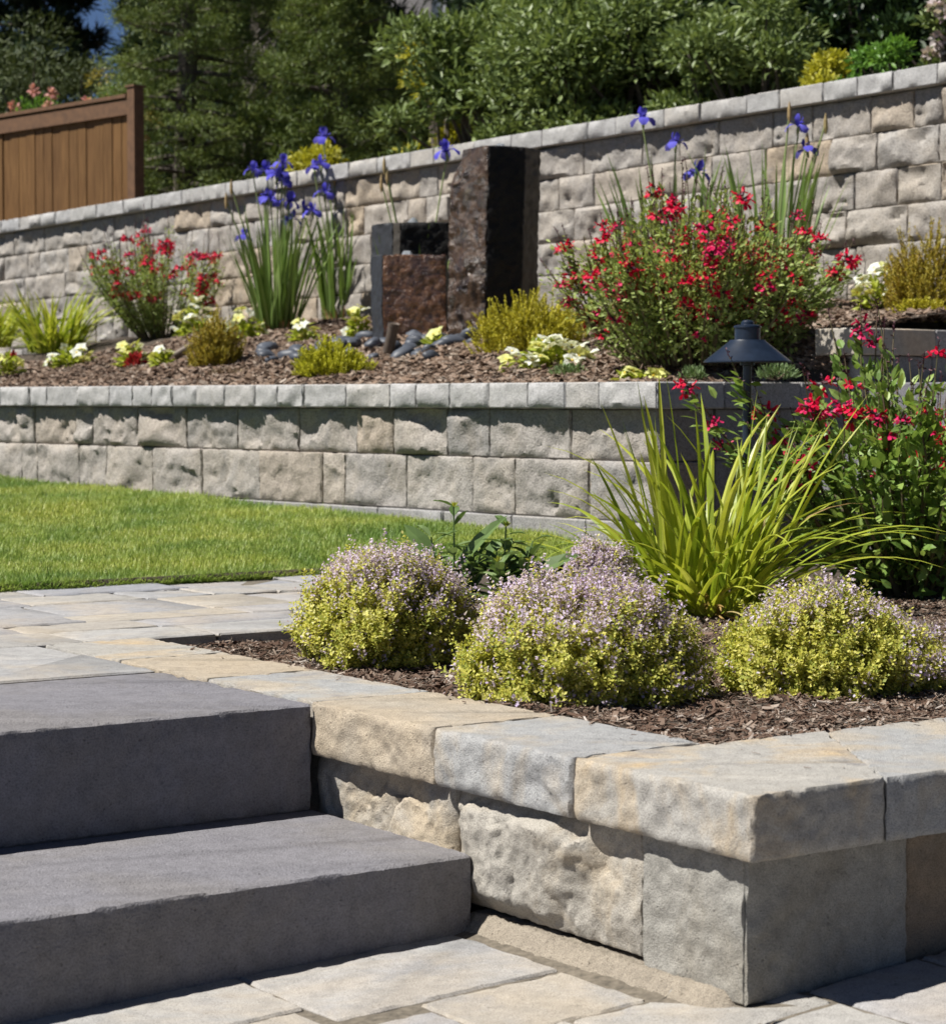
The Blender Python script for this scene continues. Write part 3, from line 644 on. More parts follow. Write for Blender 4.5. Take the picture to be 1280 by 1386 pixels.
# broad-leaved perennials behind the thyme
M_broad = leafmat("broad grey-green leaf", [(.07, .12, .03), (.11, .18, .05), (.16, .24, .08), (.25, .33, .15)], transl=.25, rough=.45, spec=.5)
M_bud = leafmat("lime bud", [(.22, .28, .03), (.33, .38, .04), (.42, .40, .06)], transl=.3)
BROAD = (ar([[0, 0, 0], [.25, .32, .10], [.5, .45, .14], [.78, .3, .05], [1, 0, -.22], [.78, -.3, .05], [.5, -.45, .14], [.25, -.32, .10], [.3, 0, 0.0], [.6, 0, .0]]),
         [ar([[0, 8, 1], [0, 7, 8], [9, 4, 3], [9, 5, 4]]), ar([[1, 8, 9, 2], [8, 7, 6, 9]]), ar([[2, 9, 3], [9, 6, 5]])])
def perennial(px, py, ztop, seed, label, big, n=9):
    r = np.random.default_rng(seed); c = onz(px, py, -.03); root = thing("leafy_perennial", c, label, "perennial", "broad-leaved perennials behind the thyme")
    g, gs, gb = Geo(), Geo(), Geo()
    for i in range(n):
        az = r.uniform(0, 6.28); hh = (ztop - c[2]) * (1.0 if i == 0 else r.uniform(.45, .85)); lean = r.uniform(.02, .10) if i else .01
        tip = c + ar([math.cos(az) * lean, math.sin(az) * lean, hh]); b = c + ar([math.cos(az), math.sin(az), 0]) * .02
        tube(gs, [b, (b + tip) / 2 + ar([0, 0, .01]), tip], .003, .002, 5)
        k = 11; u = np.linspace(.15, 1, k); P = b + (tip - b) * u[:, None]; a2 = az + np.arange(k) * 2.4
        D = np.stack([np.cos(a2), np.sin(a2), r.uniform(.15, .9, k)], -1)
        leaves(g, P, nrm(D), r.uniform(.06, .10, k) * (1.1 - .35 * u), r.uniform(.022, .036, k), N=ar([0, 0, 1.0]) - .4 * D, tpl=BROAD, r=r)
        if i % 3 == 0:
            D = nrm(ar([0, 0, 1.0]) + .5 * r.normal(size=(9, 3))); gb = Geo(); leaves(gb, np.repeat(tip[None], 9, 0), D, .016, .006, r=r); build('bud', gb, M_bud, root)
    for (dx, dz, az, L, el) in big:                                   # the long single leaves that stick up
        P = c + ar([dx, 0, dz]); D = ar([math.cos(az), math.sin(az), el])
        leaves(g, P[None], nrm(D)[None], L * 1.25, .044, N=ar([[-.5, -.7, .6]]), tpl=BROAD, r=r)
    build("leaves", g, M_broad, root); build("stems", gs, M_broad, root)
perennial(612, 842, .245, 5, "leafy green perennial with one long upright leaf, behind the leftmost thyme", [(.0, .12, -.5, .16, 1.0), (-.03, .15, 2.8, .10, .9)])
perennial(690, 845, .20, 6, "low leafy green perennial with two long drooping leaves, left of the small thyme", [(.04, .09, -.2, .12, .25), (.03, .11, -.1, .12, .45)], 13)

# ------------------------------------------------------------------ red salvias
M_sal = leafmat("salvia leaf", [(.09, .165, .035), (.17, .28, .058), (.27, .39, .09), (.38, .49, .15)], transl=.35, rough=.45, spec=.45, nscale=10.0)
M_sal2 = leafmat("small grey-green leaf", [(.15, .22, .055), (.26, .35, .09), (.38, .47, .15), (.52, .59, .26)], transl=.35, rough=.55, nscale=10.0)
M_red = leafmat("scarlet petal", [(.46, .003, .024), (.64, .005, .045), (.76, .014, .08)], tint=.0, transl=.3, rough=.5, spec=.25)
M_crim = leafmat("crimson petal", [(.46, .004, .05), (.62, .009, .10), (.74, .04, .17)], tint=.0, transl=.3, rough=.5, spec=.25)
M_calyx = leafmat("dark calyx", [(.05, .015, .03), (.09, .03, .045), (.10, .06, .05)], transl=.1, rough=.6)
M_stem = leafmat("salvia stem", [(.09, .10, .04), (.12, .10, .05), (.10, .06, .05)], transl=0, rough=.7)
M_core = M_twig
def flower_mesh(name, nb, size, seed, mred):
    """a whorl of two-lipped blooms around a bit of dark stem; local origin at the stem"""
    r = np.random.default_rng(seed); g = Geo()
    for i in range(nb):
        az = i * 6.28 / nb + r.uniform(-.5, .5); D = nrm(ar([math.cos(az), math.sin(az), r.uniform(.0, .5)])); S = nrm(np.cross(ar([0, 0, 1]), D)); U = np.cross(D, S)
        b = D * size * .1 + ar([0, 0, r.uniform(-.3, .3) * size]); L = size
        tube(g, [b, b + D * L * .3], L * .10, L * .14, 5, 1)
        tube(g, [b + D * L * .25, b + D * L * .55 + U * L * .05], L * .09, L * .15, 5, 0)
        t = b + D * L * .55
        # upper hood and a broad two-lobed lower lip
        for sg in (1, -1):
            V = [t + U * L * .12, t + U * L * .30 + D * L * .28, t + U * L * .2 + D * L * .3 + S * sg * L * .12, t + S * sg * L * .14 + U * L * .05]
            g.add(V, ar([[0, 1, 2, 3]]), 0)
            V = [t - U * L * .05, t + D * L * .22 - U * L * .22 + S * sg * L * .02, t + D * L * .34 - U * L * .42 + S * sg * L * .10, t + D * L * .26 - U * L * .42 + S * sg * L * .34, t + D * L * .12 - U * L * .20 + S * sg * L * .36, t + S * sg * L * .14]
            g.add(V, [ar([[0, 1, 4, 5]]), ar([[1, 2, 3, 4]])], 0)
    me_o = build(name, g, [mred, M_calyx]); me = me_o.data; bpy.data.objects.remove(me_o); return me
FL = {k: [flower_mesh("flower", n, s, 40 + i, m) for i, (n, s, m) in enumerate(v)] for k, v in
      {'big': [(4, .036, M_red), (3, .040, M_red), (5, .036, M_crim), (4, .036, M_crim)], 'mid': [(5, .042, M_red), (6, .040, M_crim), (5, .046, M_red), (7, .040, M_red)]}.items()}
def put(me, root, p, rz, tilt, sc=1.0, name="flower"):
    o = bpy.data.objects.new(name, me); COL.objects.link(o); o.parent = root; o.location = tuple(p - WORLD[root.name])
    o.rotation_euler = (tilt[0], tilt[1], rz); o.scale = (sc,) * 3; return o
def salvia(c, label, seed, hgt, rad, nst, leafL, nleaf, nfl, flset, lmat, spike=.35, extra=0, bs=.04, lean=(0, 0), thmax=1.0, fup=0.0, tipvec=None, wider=.45):
    r = np.random.default_rng(seed); root = thing("red_salvia", c, label, "salvia", "red-flowered salvia shrubs")
    gs, gl, gc = Geo(), Geo(), Geo(); tips = []
    for i in range(nst):
        az = r.uniform(0, 6.28); q = math.sqrt(r.uniform(0, 1)); th = q * thmax
        L = hgt * r.uniform(.72, 1.05) * (1 - .10 * q) / max(math.cos(th * .75), .55)
        e = ar([math.cos(az) * math.sin(th), math.sin(az) * math.sin(th), math.cos(th)]) * L
        e = e + ar([lean[0], lean[1], 0]); e[0] *= rad / hgt; e[1] *= rad / hgt * .85; e[2] = min(e[2], hgt * 1.03)
        b = c + ar([math.cos(az), math.sin(az), 0]) * bs * q; u = np.linspace(0, 1, 6)
        bow = ar([math.cos(az), math.sin(az), 0]) * .10 * hgt * q + ar([0, 0, .06 * hgt * q])
        pts = b + e * u[:, None] + bow * (np.sin(u * math.pi))[:, None] + r.normal(0, .008, (6, 3)) * u[:, None]
        tube(gs, pts, .0042 * hgt / .55, .0014, 4); tips.append((pts, r.uniform()))
        k = int(nleaf / nst); uu = r.uniform(.08, 1 - spike * r.uniform(.2, .8), k)
        P = np.stack([np.interp(uu, u, pts[:, j]) for j in range(3)], -1)
        twg = .5 * wider * hgt * .5 * r.uniform(0, 1, (k, 1)) ** 1.1 * (1 - .35 * uu[:, None])
        P = P + rand_dir(k, r) * ar([1, 1, .8]) * twg
        P[:, 2] = np.maximum(P[:, 2], c[2] + .02)
        D = nrm((P - pts[0]) * ar([1, 1, .4]) + .16 * hgt * r.normal(size=(k, 3)))
        ll = leafL * r.uniform(.55, 1.15, k); leaves(gl, P, D, ll, ll * r.uniform(.42, .6, k), N=nrm(ar([0, -.1, 1.0]) + .45 * r.normal(size=(k, 3))), tpl=LEAF8, r=r)
        # bare dark calyces along the flower spike
        k = 14; uu = r.uniform(1 - spike, 1, k); P = np.stack([np.interp(uu, u, pts[:, j]) for j in range(3)], -1)
        D = nrm(rand_dir(k, r) + ar([0, 0, .6])); leaves(gc, P, D, .011 * (hgt / .6) ** .5, .006, r=r)
        sp_ = pts[-1] + nrm(pts[-1] - pts[-2]) * spike * .10 * hgt; tube(gc, [pts[-1], sp_], .0016, .0006, 3)
        D = nrm(rand_dir(6, r) + ar([0, 0, .8])); leaves(gc, pts[-1] + (sp_ - pts[-1]) * r.uniform(0, 1, (6, 1)), D, .010, .005, r=r)
    build("leaves", gl, lmat, root); build("stems", gs, M_stem, root); build("calyces", gc, M_calyx, root)
    gx, fms = Geo(), FL[flset]
    for i in range(nfl + extra):
        pts, _ = tips[r.integers(len(tips))]; uu = max(.2, 1 - spike * r.uniform(0, 1) ** (1.2 if fup < 1 else .85) * (1 + fup))
        p = ar([np.interp(uu, np.linspace(0, 1, 6), pts[:, j]) for j in range(3)]) + r.normal(0, .008, 3); k = r.uniform(.7, 1.15); rz = r.uniform(0, 6.28); me = fms[r.integers(4)]
        if i < nfl: put(me, root, p, rz, r.normal(0, .25, 2), k); continue
        V = np.zeros(len(me.vertices) * 3, np.float32); me.vertices.foreach_get('co', V); V = V.reshape(-1, 3).astype(float) * k * .85
        ca, sa = math.cos(rz), math.sin(rz); V = V @ ar([[ca, sa, 0], [-sa, ca, 0], [0, 0, 1.0]]) + p; b0_ = gx.n; gx.add(V, [])
        for pl in me.polygons: gx.F.append((np.asarray(pl.vertices[:]).reshape(1, -1) + b0_, 2 if pl.material_index else (i % 3 == 0) * 1))
    if extra: tag(build("blossoms", gx, [M_red, M_crim, M_calyx], root), kind='stuff')
    return root
c = onz(1238, 806, -.03); c[2] = -.03
salvia(c, "red salvia with large dark green leaves and scarlet spikes at the bark bed's right edge", 51, .78, .56, 92, .048, 7000, 100, 'big', M_sal, spike=.34, thmax=.95, fup=.3, lean=(.03, 0), bs=.12)

# ------------------------------------------------------------------ path lamp
M_blk = plain("dark powder-coated metal", (.012, .019, .034), .3, .0, .6, nz=.2, nscale=40.0)
base = atY(1010.5, 600, 6.02); lx, ly = base[0], base[1]; c = ar([lx, ly, -.035])
root = thing("path_lamp", c, "black cone-shaded path lamp on a thin post behind the daylily", "path lamp")
def at(px, py): return atY(px, py, 6.02)[2]
zc = at(1010, 489); zt = at(1010, 462); sc = 6.02 / F
g = Geo(); lathe(g, [lx, ly, 0], [(.0118, -.04), (.0118, zc - .012), (.02, zc - .010), (.02, zc + .006), (.010, zc + .006)], 20); build("post", g, M_blk, root, sharp=35)
g = Geo(); lathe(g, [lx, ly, 0], [(.02, zc + .004), (.112, zc - .001), (59 * sc, zc - .003), (59 * sc, zc + .0005), (26 * sc, zt - .001), (24 * sc, zt + .004), (.02, zt + .004)], 56); build("lamp_shade", g, M_blk, root, sharp=28)
g = Geo(); z1 = at(1010, 444); lathe(g, [lx, ly, 0], [(17.5 * sc, zt), (17.5 * sc, z1), (19 * sc, z1 + .001), (18.5 * sc, z1 + .006), (14 * sc, z1 + .009), (9 * sc, z1 + .010), (8.5 * sc, z1 + .016), (6 * sc, z1 + .021), (.001, z1 + .0225)], 40); build("cap", g, M_blk, root, sharp=35)

# ------------------------------------------------------------------ basalt fountain
def basalt(name, cols, wet=.3, bump=.7, sc_=1.0, coat=.6):
    m, nt, out = newmat(name); geo = nd(nt, 'NewGeometry'); pos = geo.outputs['Position']
    n1 = noise(nt, 7.0, pos, 6, .62, .5); n2 = noise(nt, 60.0 * sc_, pos, 5, .6); n3 = noise(nt, 22.0, pos, 3, .5)
    c = ramp(nt, n1, [(.32 + .36 * i / (len(cols) - 1), cc) for i, cc in enumerate(cols)])
    h = nd(nt, 'Math', {0: n2, 1: n3}, operation='ADD').outputs[0]
    b = nd(nt, 'Bump', {'Strength': bump, 'Distance': .012, 'Height': h})
    p = nd(nt, 'BsdfPrincipled', {'Base Color': c, 'Roughness': wet, 'Specular IOR Level': .25 + .5 * coat, 'Normal': b.outputs[0], 'Coat Weight': coat, 'Coat Roughness': .08})
    nt.links.new(p.outputs[0], out.inputs[0]); return m
M_bas_wet = basalt("wet brown basalt", [(.009, .006, .004), (.028, .016, .009), (.075, .042, .022), (.025, .017, .011), (.10, .075, .042)], .22, 1.0, coat=.3)
M_bas_rust = basalt("rusty basalt", [(.02, .012, .009), (.08, .036, .018), (.18, .08, .03), (.06, .032, .02)], .26, .8)
M_bas_dark = basalt("black and shade-dark basalt", [(.004, .004, .004), (.008, .0075, .007), (.014, .012, .010)], .6, .5, coat=.0)  # near-black colour also holds the shade of the tallest column's front
M_bas_saw = plain("sawn grey basalt", (.026, .027, .030), .5, 0, .5, nz=.12, nscale=30.0)
M_bas_side = plain("dull brown basalt side", (.05, .042, .033), .6, 0, .4, nz=.3, nscale=20.0)
M_water, nt, out = newmat("clear bubbling water")
p = nd(nt, 'BsdfPrincipled', {'Base Color': (.9, .95, 1, 1), 'Roughness': .03, 'Transmission Weight': .8, 'IOR': 1.33}); nt.links.new(p.outputs[0], out.inputs[0])
def column(label, prof, ztop, zbot, edge_mats, mats, rough, seed, dome, c, lean=0.0, jag=.004):
    g = Geo(); root = thing("basalt_column", ar([c[0], c[1], zbot]), label, "fountain stone", "basalt fountain columns")
    poly = [ar(c)[:2] + ar(q) for q in prof]
    g0 = Geo(); stone_prism(g0, poly, zbot - .06, ztop, rough, seed, .014, rnd=.004, jag=jag, fw=.03, fh=.02, zf=None)
    V = np.concatenate(g0.V); k = (V[:, 2] - zbot) / (ztop - zbot); wob = .012 * fbm(np.stack([k * 2.2 + seed, k * 0, k * 0], -1), 2, seed); V[:, 0] += wob + lean * k
    if seed == 201: V[:, 0] += .055 * sstep((k - .80) / .18) * np.clip((c[0] - .05 - V[:, 0]) / .15, 0, 1)
    me_n = len(V); faces, mm = [], []
    g.add(V, [])
    poly3 = ar(poly); mids = [(poly3[i] + poly3[(i + 1) % len(poly3)]) / 2 for i in range(len(poly3))]
    for f, m in g0.F:
        if f.shape[1] == 4:
            cen = V[f].mean(1)[:, :2] - np.stack([lean * k[f].mean(1) + wob[f].mean(1), np.zeros(len(f))], -1)
            ds = []
            for i in range(len(poly3)):
                a_, b_ = poly3[i], poly3[(i + 1) % len(poly3)]; t = np.clip(((cen - a_) @ (b_ - a_)) / ((b_ - a_) @ (b_ - a_)), 0, 1)
                ds.append(np.linalg.norm(cen - (a_ + t[:, None] * (b_ - a_)), axis=1))
            w = np.argmin(ar(ds), 0)
            for i in range(len(poly3)):
                if (w == i).any(): g.F.append((f[w == i], edge_mats[i]))
        else: g.F.append((f, 0))
    build("stone_body", g, mats, root, sharp=40)
    gd = Geo(); cx, cy = c[0] + dome[0] + lean, c[1] + dome[1]; rr = dome[2]
    prof_ = [(rr * 1.5, ztop - .006), (rr * 1.45, ztop + .002), (rr * 1.05, ztop + .005), (rr * .95, ztop + rr * .45), (rr * .7, ztop + rr * .85), (rr * .35, ztop + rr * 1.05), (.001, ztop + rr * 1.1)]
    lathe(gd, [0, 0, 0], prof_, 24); Vd = np.concatenate(gd.V); Vd[:, 2] += .006 * vnoise(Vd * 60, 3) * (Vd[:, 2] > ztop + .004); Vd[:, :2] += ar([cx, cy]); gd.V = [Vd]
    build("water_bubble", gd, M_water, root, smooth=True)
    return root
MM = [M_bas_saw, M_bas_wet, M_bas_dark, M_bas_side, M_bas_rust]
def spanX(px, Y): return (px - 640) / F * Y
Yt = 9.75; b = bed(668, 462); Yt = b[1]
def zz(py, Y): return atY(640, py, Y)[2]
sx = lambda px, Y: (px - 640) / F * Y
cx = sx(668, Yt); L_ = sx(606, Yt) - cx; Fc = sx(656, Yt) - cx; R1 = sx(707, Yt) - cx; R2 = sx(729, Yt) - cx
column("tallest basalt fountain column, wet brown on its left face, its front coloured black for shade", [(L_, .09), (Fc + .004, -.11), (R1, -.03), (R2, .10), (.12, .28), (-.1, .27)], zz(196, Yt), b[2], [1, 2, 3, 3, 2, 1], MM, {0: .018, 1: .012}, 201, (.03, .08, .028), (cx, Yt + .1), 0.0, .006)
Yf = bed(555, 463)[1]; cx = sx(553, Yf); q = lambda px: sx(px, Yf) - cx
column("shortest basalt fountain column with a rusty brown front and a narrow grey sawn side", [(q(502), .06), (q(519), -.06), (q(605), -.05), (q(606), .14), (q(504), .16)], zz(344, Yf), bed(555, 463)[2], [0, 4, 2, 2, 0], MM, {1: .010}, 202, (-.01, .05, .026), (cx, Yf + .06), 0, .004)
Ym = Yf + .42; cx = sx(553, Ym); q = lambda px: sx(px, Ym) - cx
column("middle-height basalt fountain column with a grey sawn side and black front, behind the shortest one", [(q(500), .10), (q(530), -.02), (q(541), -.05), (q(608), -.03), (q(608), .16), (q(503), .18)], zz(300, Ym), bed(555, 463)[2] + .05, [0, 3, 2, 2, 2, 0], MM, {2: .014}, 203, (.02, .06, .026), (cx, Ym + .05), 0, .005)

# river rocks
M_rock = plain("dark river stone", (.060, .068, .085), .5, 0, .4, nz=.3, nscale=14.0)
def pebble(name, seed):
    r = np.random.default_rng(seed); g = Geo(); nu, nv = 16, 10; V = []
    th = np.linspace(0, 2 * math.pi, nu, endpoint=False); ph = np.linspace(.02, math.pi - .02, nv); T_, Ph = np.meshgrid(th, ph, indexing='ij')
    d = np.stack([np.sin(Ph) * np.cos(T_), np.sin(Ph) * np.sin(T_), np.cos(Ph)], -1).reshape(-1, 3); d = d * (1 + .18 * fbm(d * 1.3 + seed, 2, seed))[:, None]
    i, j = np.meshgrid(np.arange(nu), np.arange(nv - 1), indexing='ij'); f = np.stack([i * nv + j, i * nv + j + 1, ((i + 1) % nu) * nv + j + 1, ((i + 1) % nu) * nv + j], -1).reshape(-1, 4)
    g.add(d * ar([1, .72, .48]), f); o = build(name, g, M_rock, smooth=True); me = o.data; bpy.data.objects.remove(o); return me
PB = [pebble("river_rock", 60 + i) for i in range(4)]; r = np.random.default_rng(77)
def rocks(px0, px1, py0, py1, n, s, lab):
    for i in range(n):
        p = bed(r.uniform(px0, px1), r.uniform(py0, py1)); o = bpy.data.objects.new("river_rock", PB[r.integers(4)]); COL.objects.link(o)
        o.location = tuple(p + ar([0, 0, s * r.uniform(.2, .55)])); o.rotation_euler = (r.normal(0, .25), r.normal(0, .25), r.uniform(0, 6.28)); o.scale = (s * r.uniform(.7, 1.25),) * 3
        tag(o, lab, "rock", lab.split(',')[0])
rocks(350, 460, 474, 496, 22, .058, "dark blue-grey river rocks heaped below the front iris clump, among the low plants")
rocks(462, 606, 462, 490, 26, .055, "dark blue-grey river rocks around the foot of the two shorter fountain columns, among bark")
rocks(606, 640, 462, 470, 5, .055, "dark river rock at the foot of the tallest fountain column, beside the heather")

# spotlights half sunk in the bark
M_bronze = plain("weathered bronze", (.11, .085, .065), .55, .3, .4, nz=.25, nscale=40.0)
def spot(px, py, d, Ls, rad, label):
    p = bed(px, py); root = thing("garden_spotlight", p, label, "spotlight"); d = nrm(ar(d, float)); q = p + ar([0, 0, .045])
    g = Geo(); lathe(g, q, [(rad * .6, -.02), (rad * .95, -.012), (rad, 0), (rad, Ls * .85), (rad * 1.08, Ls * .86), (rad * 1.08, Ls), (rad * .9, Ls - .004)], 20, axis=d); build("housing", g, M_bronze, root, sharp=35)
    g = Geo(); tube(g, [p + ar([0, 0, -.05]), q], .012, .010, 8); lathe(g, p, [(.035, -.005), (.035, .012), (.02, .016)], 16); build("stake", g, M_bronze, root, sharp=35)
spot(526, 487, (.22, -.25, 1), .12, .024, "bronze tube spotlight tilted up beside the heap of river rocks under the shortest fountain column")
spot(240, 492, (.75, -.1, .42), .15, .022, "bronze tube spotlight lying low beside the olive heather under the left red salvia")

# ------------------------------------------------------------------ upper bed plants
c = bed(945, 495); salvia(c, "broadest red salvia shrub, covered in scarlet flowers, behind the path lamp", 52, .70, .25, 140, .026, 27000, 100, 'mid', M_sal2, spike=.36, thmax=1.2, bs=.24, fup=1.3, extra=170, lean=(0.0, 0))
c = bed(218, 458); salvia(c, "small red salvia shrub against the tall wall, left of the blue irises", 53, .76, .33, 60, .022, 13000, 64, 'mid', M_sal2, spike=.42, thmax=1.0, bs=.13, fup=.5, lean=(-.02, 0))

M_iris = leafmat("iris leaf", [(.09, .16, .035), (.15, .24, .055), (.21, .31, .08), (.30, .39, .13)], transl=.35, rough=.45, spec=.4, nscale=14.0)
M_istem = leafmat("iris stalk", [(.20, .26, .09), (.25, .30, .12)], transl=.1, rough=.5)
M_blue = leafmat("violet-blue iris petal", [(.06, .05, .42), (.10, .09, .58), (.19, .18, .72)], transl=.35, rough=.6, spec=.1, nscale=30.0)
M_ibud = leafmat("iris spathe", [(.30, .25, .10), (.38, .27, .13), (.22, .26, .08)], transl=.2, rough=.6)
M_strawi = leafmat("dry iris base", [(.32, .17, .07), (.40, .28, .14)], transl=.1, rough=.8)
def bloom_mesh(seed):
    r = np.random.default_rng(seed); g = Geo(); s = .047
    def petal(az, prof, wd):                                         # prof: (outward, up) along the midrib
        h = ar([math.cos(az), math.sin(az), 0]); S = ar([-math.sin(az), math.cos(az), 0]); n = len(prof); V = []
        for i, (o_, u_) in enumerate(prof):
            w = wd[i]
            for k in (-1, -.5, 0, .5, 1): V.append((h * o_ + ar([0, 0, u_]) + S * w * k + ar([0, 0, -.12 * w * k * k]) + r.normal(0, .02, 3)) * s)
        f = [[i * 5 + j, i * 5 + j + 1, (i + 1) * 5 + j + 1, (i + 1) * 5 + j] for i in range(n - 1) for j in range(4)]; g.add(V, ar(f), 0)
    a0 = r.uniform(0, 6.28)
    for k in range(3):
        petal(a0 + k * 2.094, [(.05, 0), (.35, .22), (.75, .18), (1.05, -.12), (1.15, -.5)], [.10, .22, .42, .46, .20])
        petal(a0 + k * 2.094 + 1.05, [(.05, .05), (.25, .5), (.36, .85), (.25, 1.15)], [.08, .22, .26, .10])
        petal(a0 + k * 2.094, [(.05, .1), (.3, .38), (.6, .42), (.72, .5)], [.08, .14, .15, .10])
    tube(g, ar([[0, 0, -.75], [0, 0, -.3], [0, 0, .05]]) * s, [.10 * s, .16 * s, .10 * s], None, 6, 1)
    o = build("bloom", g, [M_blue, M_istem], smooth=True); me = o.data; bpy.data.objects.remove(o); return me
BL = [bloom_mesh(i) for i in range(3)]
def iris(c, label, seed, nleaf, hmin, hmax, blooms, buds, width=.09, lean=(.02, .24)):
    r = np.random.default_rng(seed); root = thing("iris", c, label, "iris", "blue irises in the upper bed"); Y = c[1]
    g = Geo(); n = nleaf; az = r.uniform(0, 6.28, n); rad = width * np.sqrt(r.uniform(0, 1, n)); P = c + np.stack([np.cos(az) * rad, np.sin(az) * rad * .7, np.zeros(n) - .02], -1)
    a0 = r.uniform(lean[0], lean[1], n) * (.4 + rad / width); L = r.uniform(hmin, hmax, n)
    blades(g, P, az + r.normal(0, .3, n), a0, a0 + r.uniform(.02, .35, n) * (r.uniform(size=n) < .75), L, r.uniform(.016, .027, n), 6, 0, 0, twist=r.uniform(-1.2, 1.2, n))
    build("leaves", g, M_iris, root)
    g = Geo(); n = 34; az = r.uniform(0, 6.28, n); blades(g, c + np.stack([np.cos(az), np.sin(az), 0 * az], -1) * width * .8, az, .1, .9, r.uniform(.05, .12, n), .012, 3); build("dry_base", g, M_strawi, root)
    gs = Geo()
    for i, (px, py) in enumerate(blooms):
        p = atY(px, py, Y + r.uniform(-.06, .06)); p2 = p + ar([0, 0, -.035])
        b = c + ar([(p[0] - c[0]) * .15 + r.normal(0, .015), r.normal(0, .02), 0]); mid = (b + p2) / 2 + ar([(b[0] - p2[0]) * .10, 0, .0])
        tube(gs, [b, mid, p2], .0058, .004, 6); put(BL[i % 3], root, p, r.uniform(0, 6.28), r.normal(0, .15, 2), r.uniform(.95, 1.25), "bloom")
    for i, (px, py) in enumerate(buds):
        p = atY(px, py, Y); b = c + ar([(p[0] - c[0]) * .15, r.normal(0, .02), 0]); tube(gs, [b, (b + p) / 2 + ar([(b[0] - p[0]) * .08, 0, 0]), p], .0055, .004, 6)
        gb = Geo(); tube(gb, [p - ar([0, 0, .05]), p - ar([0, 0, .025]), p + ar([0, 0, .01]), p + ar([0, 0, .04])], [.004, .010, .009, .002], None, 6); build("bud", gb, M_ibud, root)
    build("stalks", gs, M_istem, root)
iris(bed(374, 452), "front clump of blue irises with the most blooms, at the left of the fountain", 61, 95, .48, .78, [(343, 231), (362, 232), (383, 222), (381, 236), (385, 248), (367, 272), (391, 274), (394, 297), (423, 287), (330, 321), (360, 268), (411, 283), (376, 240)], [(313, 252), (306, 270)], .10, (.03, .34))
iris(bed(460, 436), "rear clump of blue irises, its blooms stacked above the tall wall's cap, beside the fountain", 62, 70, .42, .74, [(438, 187), (435, 224), (440, 262), (426, 228)], [(452, 240)], .11, (.02, .2))
cI = tn(10.05, 2.45); cI = ar([(568 - 640) / F * 11.3, 11.3, 0]); cI[2] = bed_z(cI)
iris(cI, "blue iris behind the short fountain columns, with a single bloom beside the tallest column", 63, 30, .42, .62, [(604, 206)], [(520, 222), (516, 246), (524, 236)], .14, (.02, .2))
cI = ar([(905 - 640) / F * 10.1, 10.1, 0]); cI[2] = bed_z(cI)
iris(cI, "blue iris with three blooms rising behind the left of the broad red salvia", 64, 44, .6, .85, [(870, 162), (914, 195), (943, 235)], [], .12, (.02, .3))
cI = ar([(1042 - 640) / F * 9.75, 9.75, 0]); cI[2] = bed_z(cI)
iris(cI, "blue iris with two small blooms rising behind the right of the broad red salvia", 65, 60, .55, .82, [(1080, 171), (1092, 203)], [(1068, 150), (1117, 165), (1092, 190)], .13, (.02, .28))

# left daylilies
def small_day(px, py, seed, label, k=1.0):
    r = np.random.default_rng(seed); c = bed(px, py); root = thing("daylily", c, label, "daylily"); g = Geo()
    strap(c, 130, .26 * k, .46 * k, .020, r, .16, (.05, .55), (.3, 1.4), g=g); strap(c, 90, .18 * k, .30 * k, .014, r, .14, (.4, 1.0), (.6, 1.4), g=g); build("leaves", g, M_day, root)
    g = Geo(); strap(c, 7, .15, .26, .012, r, .1, (.5, 1.0), (.7, 1.4), g=g); build("withered_leaves", g, M_dry, root)
small_day(72, 478, 71, "strappy daylily clump against the tall wall at the left of the small red salvia", 1.05)
small_day(-16, 470, 72, "strappy daylily cut off by the left edge of the photo", .9)

# heathers: bundles of needle-leaved shoots
M_heath = leafmat("golden heather needle", [(.26, .26, .02), (.42, .39, .03), (.54, .48, .04), (.60, .52, .07)], transl=.2, rough=.6, nscale=6.0)
M_heath2 = leafmat("olive bronze heather needle", [(.20, .18, .02), (.32, .27, .03), (.40, .31, .035), (.42, .26, .04)], transl=.2, rough=.6, nscale=6.0)
M_heath3 = leafmat("lime heather needle", [(.32, .34, .02), (.48, .48, .03), (.58, .55, .05)], transl=.2, rough=.6, nscale=6.0)
def heather(c, label, seed, rx, h, mat, n=420, up=.5, lump=.2):
    r = np.random.default_rng(seed); root = thing("heather", c, label, "heather", "golden heathers in the upper bed"); gl, gs = Geo(), Geo()
    d = rand_dir(n, r); d[:, 2] = np.abs(d[:, 2]); d = nrm(d)
    T_ = d * ar([rx, rx * .9, h]) * (r.uniform(.55, 1.0, n) * (1 + lump * fbm(d * 2 + seed, 2, seed)))[:, None]
    D = nrm(d * (1 - up) + ar([0, 0, up]) + .22 * r.normal(size=(n, 3))); L = r.uniform(.07, .13, n) * (h / .3) ** .5
    base = c + T_ - D * (L * .6)[:, None]; base[:, 2] = np.maximum(base[:, 2], c[2] - .01)
    for q in range(16):
        u = (q + .5) / 16; an = r.uniform(0, 6.28, n); ref = nrm(np.cross(D, ar([.2, .9, .4]))); ref2 = np.cross(D, ref); sd = ref * np.cos(an)[:, None] + ref2 * np.sin(an)[:, None]
        for sg in (1, -1): leaves(gl, base + D * (L * u)[:, None], nrm(sd * sg * .8 + D), .016 * (1.1 - .5 * u), .0062, N=D + .3 * r.normal(size=(n, 3)), r=r)
    for j in r.choice(n, 70, replace=False): tube(gs, [c, c + T_[j] * .45, base[j], base[j] + D[j] * L[j]], .004, .001, 3)
    build("foliage", gl, mat, root); build("stems", gs, M_twig, root)
def wpx(px, Y): return px * Y / F
b = bed(293, 500); heather(b, "bronze-tinged olive heather between the bronze spotlight and the river rocks", 81, wpx(38, b[1]), wpx(72, b[1]), M_heath2, 380, .6)
